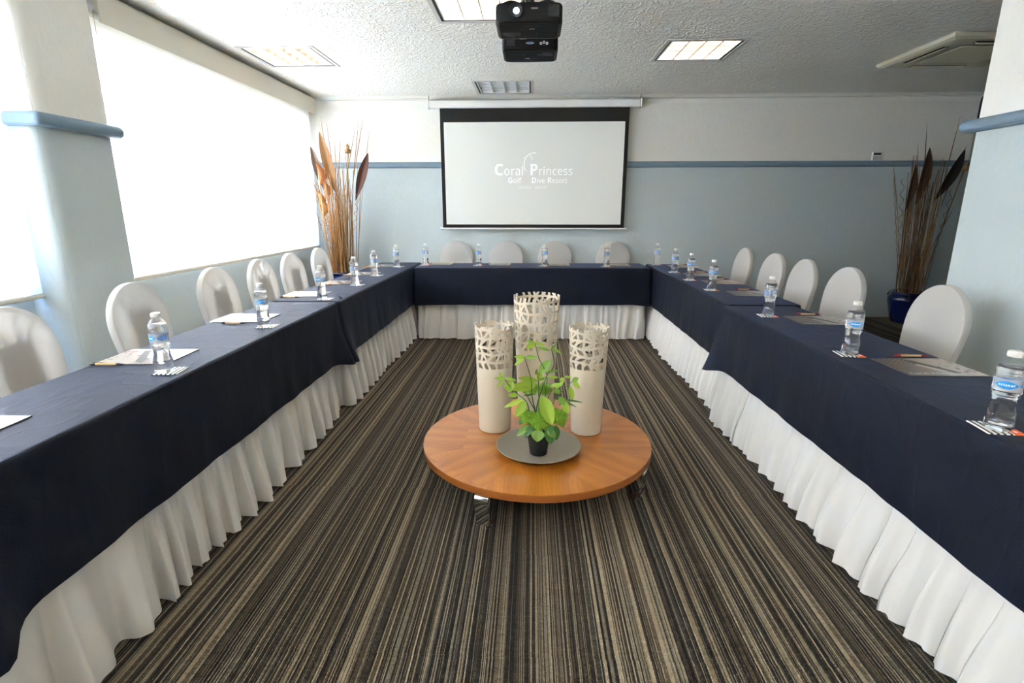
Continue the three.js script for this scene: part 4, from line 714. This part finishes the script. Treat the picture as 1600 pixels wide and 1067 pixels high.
// ------------------------------------------------------------------ ceiling projectors, hung upside down
function printTex(w, h, draw) { return canvasTex(w, h, (c) => { c.fillStyle = '#0e0e10'; c.fillRect(0, 0, w, h); draw(c, w, h); }); }
function projector(label, x, z, yb, facing) {
  const t = thing('projector', label, 'projector', [x, yb, z], facing ? 0 : Math.PI), W = 0.335, Hh = 0.092, D = 0.262;
  // local: front (lens) faces +z; hung inverted so its top is the lower face
  const s = new THREE.Shape(), hw = W / 2, c = 0.035; s.moveTo(-hw + c, -D / 2); s.lineTo(hw - c, -D / 2); s.quadraticCurveTo(hw, -D / 2, hw, -D / 2 + c); s.lineTo(hw, D / 2 - c * 1.2); s.quadraticCurveTo(hw, D / 2, hw - c * 1.3, D / 2 + 0.004); s.quadraticCurveTo(0, D / 2 + 0.018, -hw + c * 1.3, D / 2 + 0.004); s.quadraticCurveTo(-hw, D / 2, -hw, D / 2 - c * 1.2); s.lineTo(-hw, -D / 2 + c); s.quadraticCurveTo(-hw, -D / 2, -hw + c, -D / 2);
  const body = toCreasedNormals(new THREE.ExtrudeGeometry(s, { depth: Hh - 0.024, bevelEnabled: true, bevelSize: 0.01, bevelThickness: 0.012, bevelOffset: -0.01, bevelSegments: 4, curveSegments: 8 }).rotateX(Math.PI / 2).translate(0, Hh - 0.012, 0), 0.6);
  part('body', body, M.projBlack, t);
  part('base_plate', box2(-0.12, 0.12, Hh - 0.002, Hh + 0.006, -0.1, 0.1, 0.003), M.projDark, t);
  part('mount', mg([cyl(0.024, 0.024, CEIL - yb - Hh - 0.03, 20, 0, Hh + 0.02, 0), cyl(0.07, 0.07, 0.012, 28, 0, CEIL - yb - 0.0125, 0), cyl(0.05, 0.04, 0.02, 20, 0, Hh + 0.004, 0), ...[[1, 1], [1, -1], [-1, 1], [-1, -1]].map(([a, b]) => taperTube([V(a * 0.03, Hh + 0.02, b * 0.02), V(a * 0.09, Hh + 0.022, b * 0.07), V(a * 0.125, Hh + 0.004, b * 0.095)], () => 0.009, 8, 8))]), std('#1a1a1c', 0.45), t);
  for (const [a, b] of [[1, 1], [-1, 1], [1, -1], [-1, -1]]) part('screw', mg([cyl(0.006, 0.006, 0.012, 10, a * 0.125, Hh - 0.002, b * 0.095)]), std('#c8c8c4', 0.3, { metalness: 0.9 }), t);
  const zf = D / 2 + 0.0155;
  // front: lens ring, glass, vent grille, lettering (upside down)
  const lx = -0.062;
  part('lens_ring', new THREE.LatheGeometry([[0.012, 0.0], [0.036, 0], [0.037, 0.006], [0.031, 0.010], [0.026, 0.004], [0.014, 0.001]].map((p) => new THREE.Vector2(...p)), 36).rotateX(Math.PI / 2).translate(lx, 0.052, D / 2 + 0.010), std('#2a2a2e', 0.3, { metalness: 0.6 }), t);
  part('lens', new THREE.SphereGeometry(0.018, 28, 10, 0, 6.2832, 0, 1.0).scale(1, 0.4, 1).rotateX(Math.PI / 2).translate(lx, 0.052, D / 2 + 0.006), facing ? std('#ffffff', 0.1, { emissive: new THREE.Color(0.85, 0.93, 1), emissiveIntensity: 8 }) : phy('#10121c', 0.05, { clearcoat: 1 }), t, facing ? 'glowing projector lens' : undefined);
  part('vent', mg(Array.from({ length: 9 }, (_, k) => box2(0.095, 0.15, 0.026 + k * 0.0062, 0.0285 + k * 0.0062, D / 2 - 0.006, D / 2 + 0.0105 - 0.0004 * k))), M.projGrey, t);
  const logo = printTex(256, 64, (c2) => { c2.fillStyle = '#d8d8d6'; c2.font = 'bold 52px sans-serif'; c2.textAlign = 'center'; c2.textBaseline = 'middle'; c2.fillText('EPSON', 128, 34); });
  part('lettering', new THREE.PlaneGeometry(0.048, 0.012).rotateZ(Math.PI).translate(0.028, 0.06, zf - 0.0005), std('#ffffff', 0.4, { map: logo }), t);
  // lower face (the projector's own top): control strip, badge and stickers
  const topTex = printTex(1024, 768, (c2, w, h) => {
    c2.fillStyle = '#3a3a3d'; c2.fillRect(30, 420, 330, 190); c2.fillStyle = '#77777a'; for (let k = 0; k < 6; k++) c2.fillRect(50, 445 + k * 26, 200 - (k * 37) % 90, 7);
    c2.fillStyle = '#e8e8e8'; c2.fillRect(520, 230, 90, 34); c2.font = 'bold 26px sans-serif'; c2.fillStyle = '#111'; c2.fillText('LCD', 536, 257); c2.fillStyle = '#8c8c90'; c2.font = '26px sans-serif'; c2.fillText('POWERLITE', 340, 257);
    c2.fillStyle = '#2f6bff'; c2.fillRect(700, 90, 16, 16); c2.fillRect(760, 90, 16, 16); c2.fillStyle = '#9a9a9c'; for (const [a, b] of [[420, 96], [480, 70], [540, 96], [480, 120], [620, 96]]) c2.fillRect(a, b, 36, 8);
    c2.fillStyle = '#9c9ca0'; c2.fillRect(80, 640, 180, 14);
    c2.fillStyle = '#55555a'; c2.fillRect(640, 560, 340, 10); c2.fillRect(640, 460, 10, 110);
  });
  part('control_panel', new THREE.PlaneGeometry(W - 0.036, D - 0.036).rotateX(Math.PI / 2).translate(0, -0.0006, 0), phy('#ffffff', 0.7, { map: topTex, specularIntensity: 0.25 }), t);
  // rear connectors
  const zr = -D / 2 - 0.0005;
  const rear = new THREE.Group();
  part('vga_port', mg([box2(-0.016, 0.016, 0.034, 0.046, zr - 0.004, zr, 0.003), cyl(0.003, 0.003, 0.004, 8, 0, 0, 0).rotateX(-Math.PI / 2).translate(-0.022, 0.04, zr), cyl(0.003, 0.003, 0.004, 8).rotateX(-Math.PI / 2).translate(0.022, 0.04, zr)]), std('#c9c9cc', 0.3, { metalness: 0.7 }), t);
  part('vga_socket', box2(-0.011, 0.011, 0.0365, 0.0435, zr - 0.0052, zr - 0.003, 0.002), std('#2a56c0', 0.5), t);
  part('rear_label', box2(0.02, 0.062, 0.062, 0.070, zr - 0.0012, zr), std('#dededb', 0.5), t);
  for (const k of [0, 1, 2]) part('audio_jack', new THREE.TorusGeometry(0.0055, 0.002, 8, 16).translate(-0.065 - k * 0.018, 0.038 + (k % 2) * 0.006, zr - 0.001), std('#d6d6d4', 0.4), t);
  part('rear_vent', mg(Array.from({ length: 7 }, (_, k) => box2(0.09, 0.14, 0.028 + k * 0.007, 0.031 + k * 0.007, zr - 0.002, zr + 0.001))), M.projGrey, t);
  for (const sx of [-1, 1]) part('side_strip', box2(sx * (hw + 0.0002) - 0.0012, sx * (hw + 0.0002) + 0.0012, 0.02, 0.03, -0.07, 0.07), M.projGrey, t);
  if (facing) { const l = new THREE.SpotLight(new THREE.Color(0.85, 0.92, 1), 2, 0, 0.28, 0.4); l.name = 'projector_beam'; l.position.set(x + lx, yb + 0.052, z + D / 2 + 0.025); l.target.position.set(x + lx, yb - 0.12, z + 3); l.castShadow = true; scene.add(l, l.target); }
  return t;
}
projector('near black ceiling projector with glowing lens turned towards the viewer', -0.03, -3.075, 2.232, true);
projector('far black ceiling projector showing its rear connectors, aimed at the screen', -0.028, -3.625, 2.251, false);

// ------------------------------------------------------------------ air conditioner, thermostat
{
  const t = thing('air_conditioner', 'cream square ceiling cassette air conditioner with slotted louvres', 'air conditioner', [3.60, CEIL - 0.003, -4.99]);
  const a = 0.475, b = 0.43;
  // bevelled frame: lofted square rings
  const ring = (pts) => { const g = []; for (let k = 0; k < 4; k++) for (let i = 0; i < pts.length - 1; i++) { const [r0, y0] = pts[i], [r1, y1] = pts[i + 1]; const q = new THREE.BufferGeometry(); const p = [-r0, y0, r0, r0, y0, r0, r1, y1, r1, -r0, y0, r0, r1, y1, r1, -r1, y1, r1]; q.setAttribute('position', new THREE.Float32BufferAttribute(p, 3)); q.setAttribute('uv', new THREE.Float32BufferAttribute(new Float32Array(12), 2)); q.computeVertexNormals(); g.push(q.rotateY(k * Math.PI / 2)); } return mg(g); };
  part('fascia', ring([[a - 0.01, 0], [a, -0.012], [a - 0.012, -0.030], [b, -0.043], [0.40, -0.045]]), M.ac, t);
  part('grille_panel', mg([box2(-0.255, 0.255, -0.05, -0.03, -0.255, 0.255, 0.006), ...Array.from({ length: 34 }, (_, k) => box2(-0.245, 0.245, -0.0525, -0.049, -0.243 + k * 0.0147, -0.2375 + k * 0.0147))]), std('#cfc8ae', 0.55), t);
  part('inner_plate', mg([box2(-0.40, 0.40, -0.045, -0.02, -0.285, 0.285), box2(-0.285, 0.285, -0.045, -0.02, -0.40, 0.40), ...[[1, 1], [1, -1], [-1, 1], [-1, -1]].map(([p, q]) => box2(p > 0 ? 0.285 : -0.40, p > 0 ? 0.40 : -0.285, -0.045, -0.02, q > 0 ? 0.285 : -0.40, q > 0 ? 0.40 : -0.285))]), M.ac, t);
  for (let k = 0; k < 4; k++) {
    const q = k * Math.PI / 2;
    part('air_slot_shade', box2(-0.24, 0.24, -0.0465, -0.04, 0.335, 0.385, 0.002).rotateY(q), M.slot, t);  // flush dark bar paints the shade inside the air outlet
    part('louvre', box(0.46, 0.005, 0.03, 0, 0, 0, 0.002).rotateX(0.5).translate(0, -0.052, 0.362).rotateY(q), M.ac, t);
  }
  const th = thing('thermostat', 'small white thermostat on the back wall just above the rail', 'thermostat', [4.045, 1.885, ZB]);
  part('case', box2(-0.055, 0.055, 0, 0.098, 0.0, 0.028, 0.006), M.thermo, th);
  part('display', box2(-0.042, 0.042, 0.062, 0.086, 0.027, 0.0292), M.lcd, th);
  part('cover_flap', box2(-0.05, 0.05, 0.004, 0.05, 0.027, 0.031, 0.002), std('#c9c6be', 0.35), th);
}
scene.traverse((o) => { if (o.isMesh) o.castShadow = o.receiveShadow = true; });
renderer.render(scene, camera);
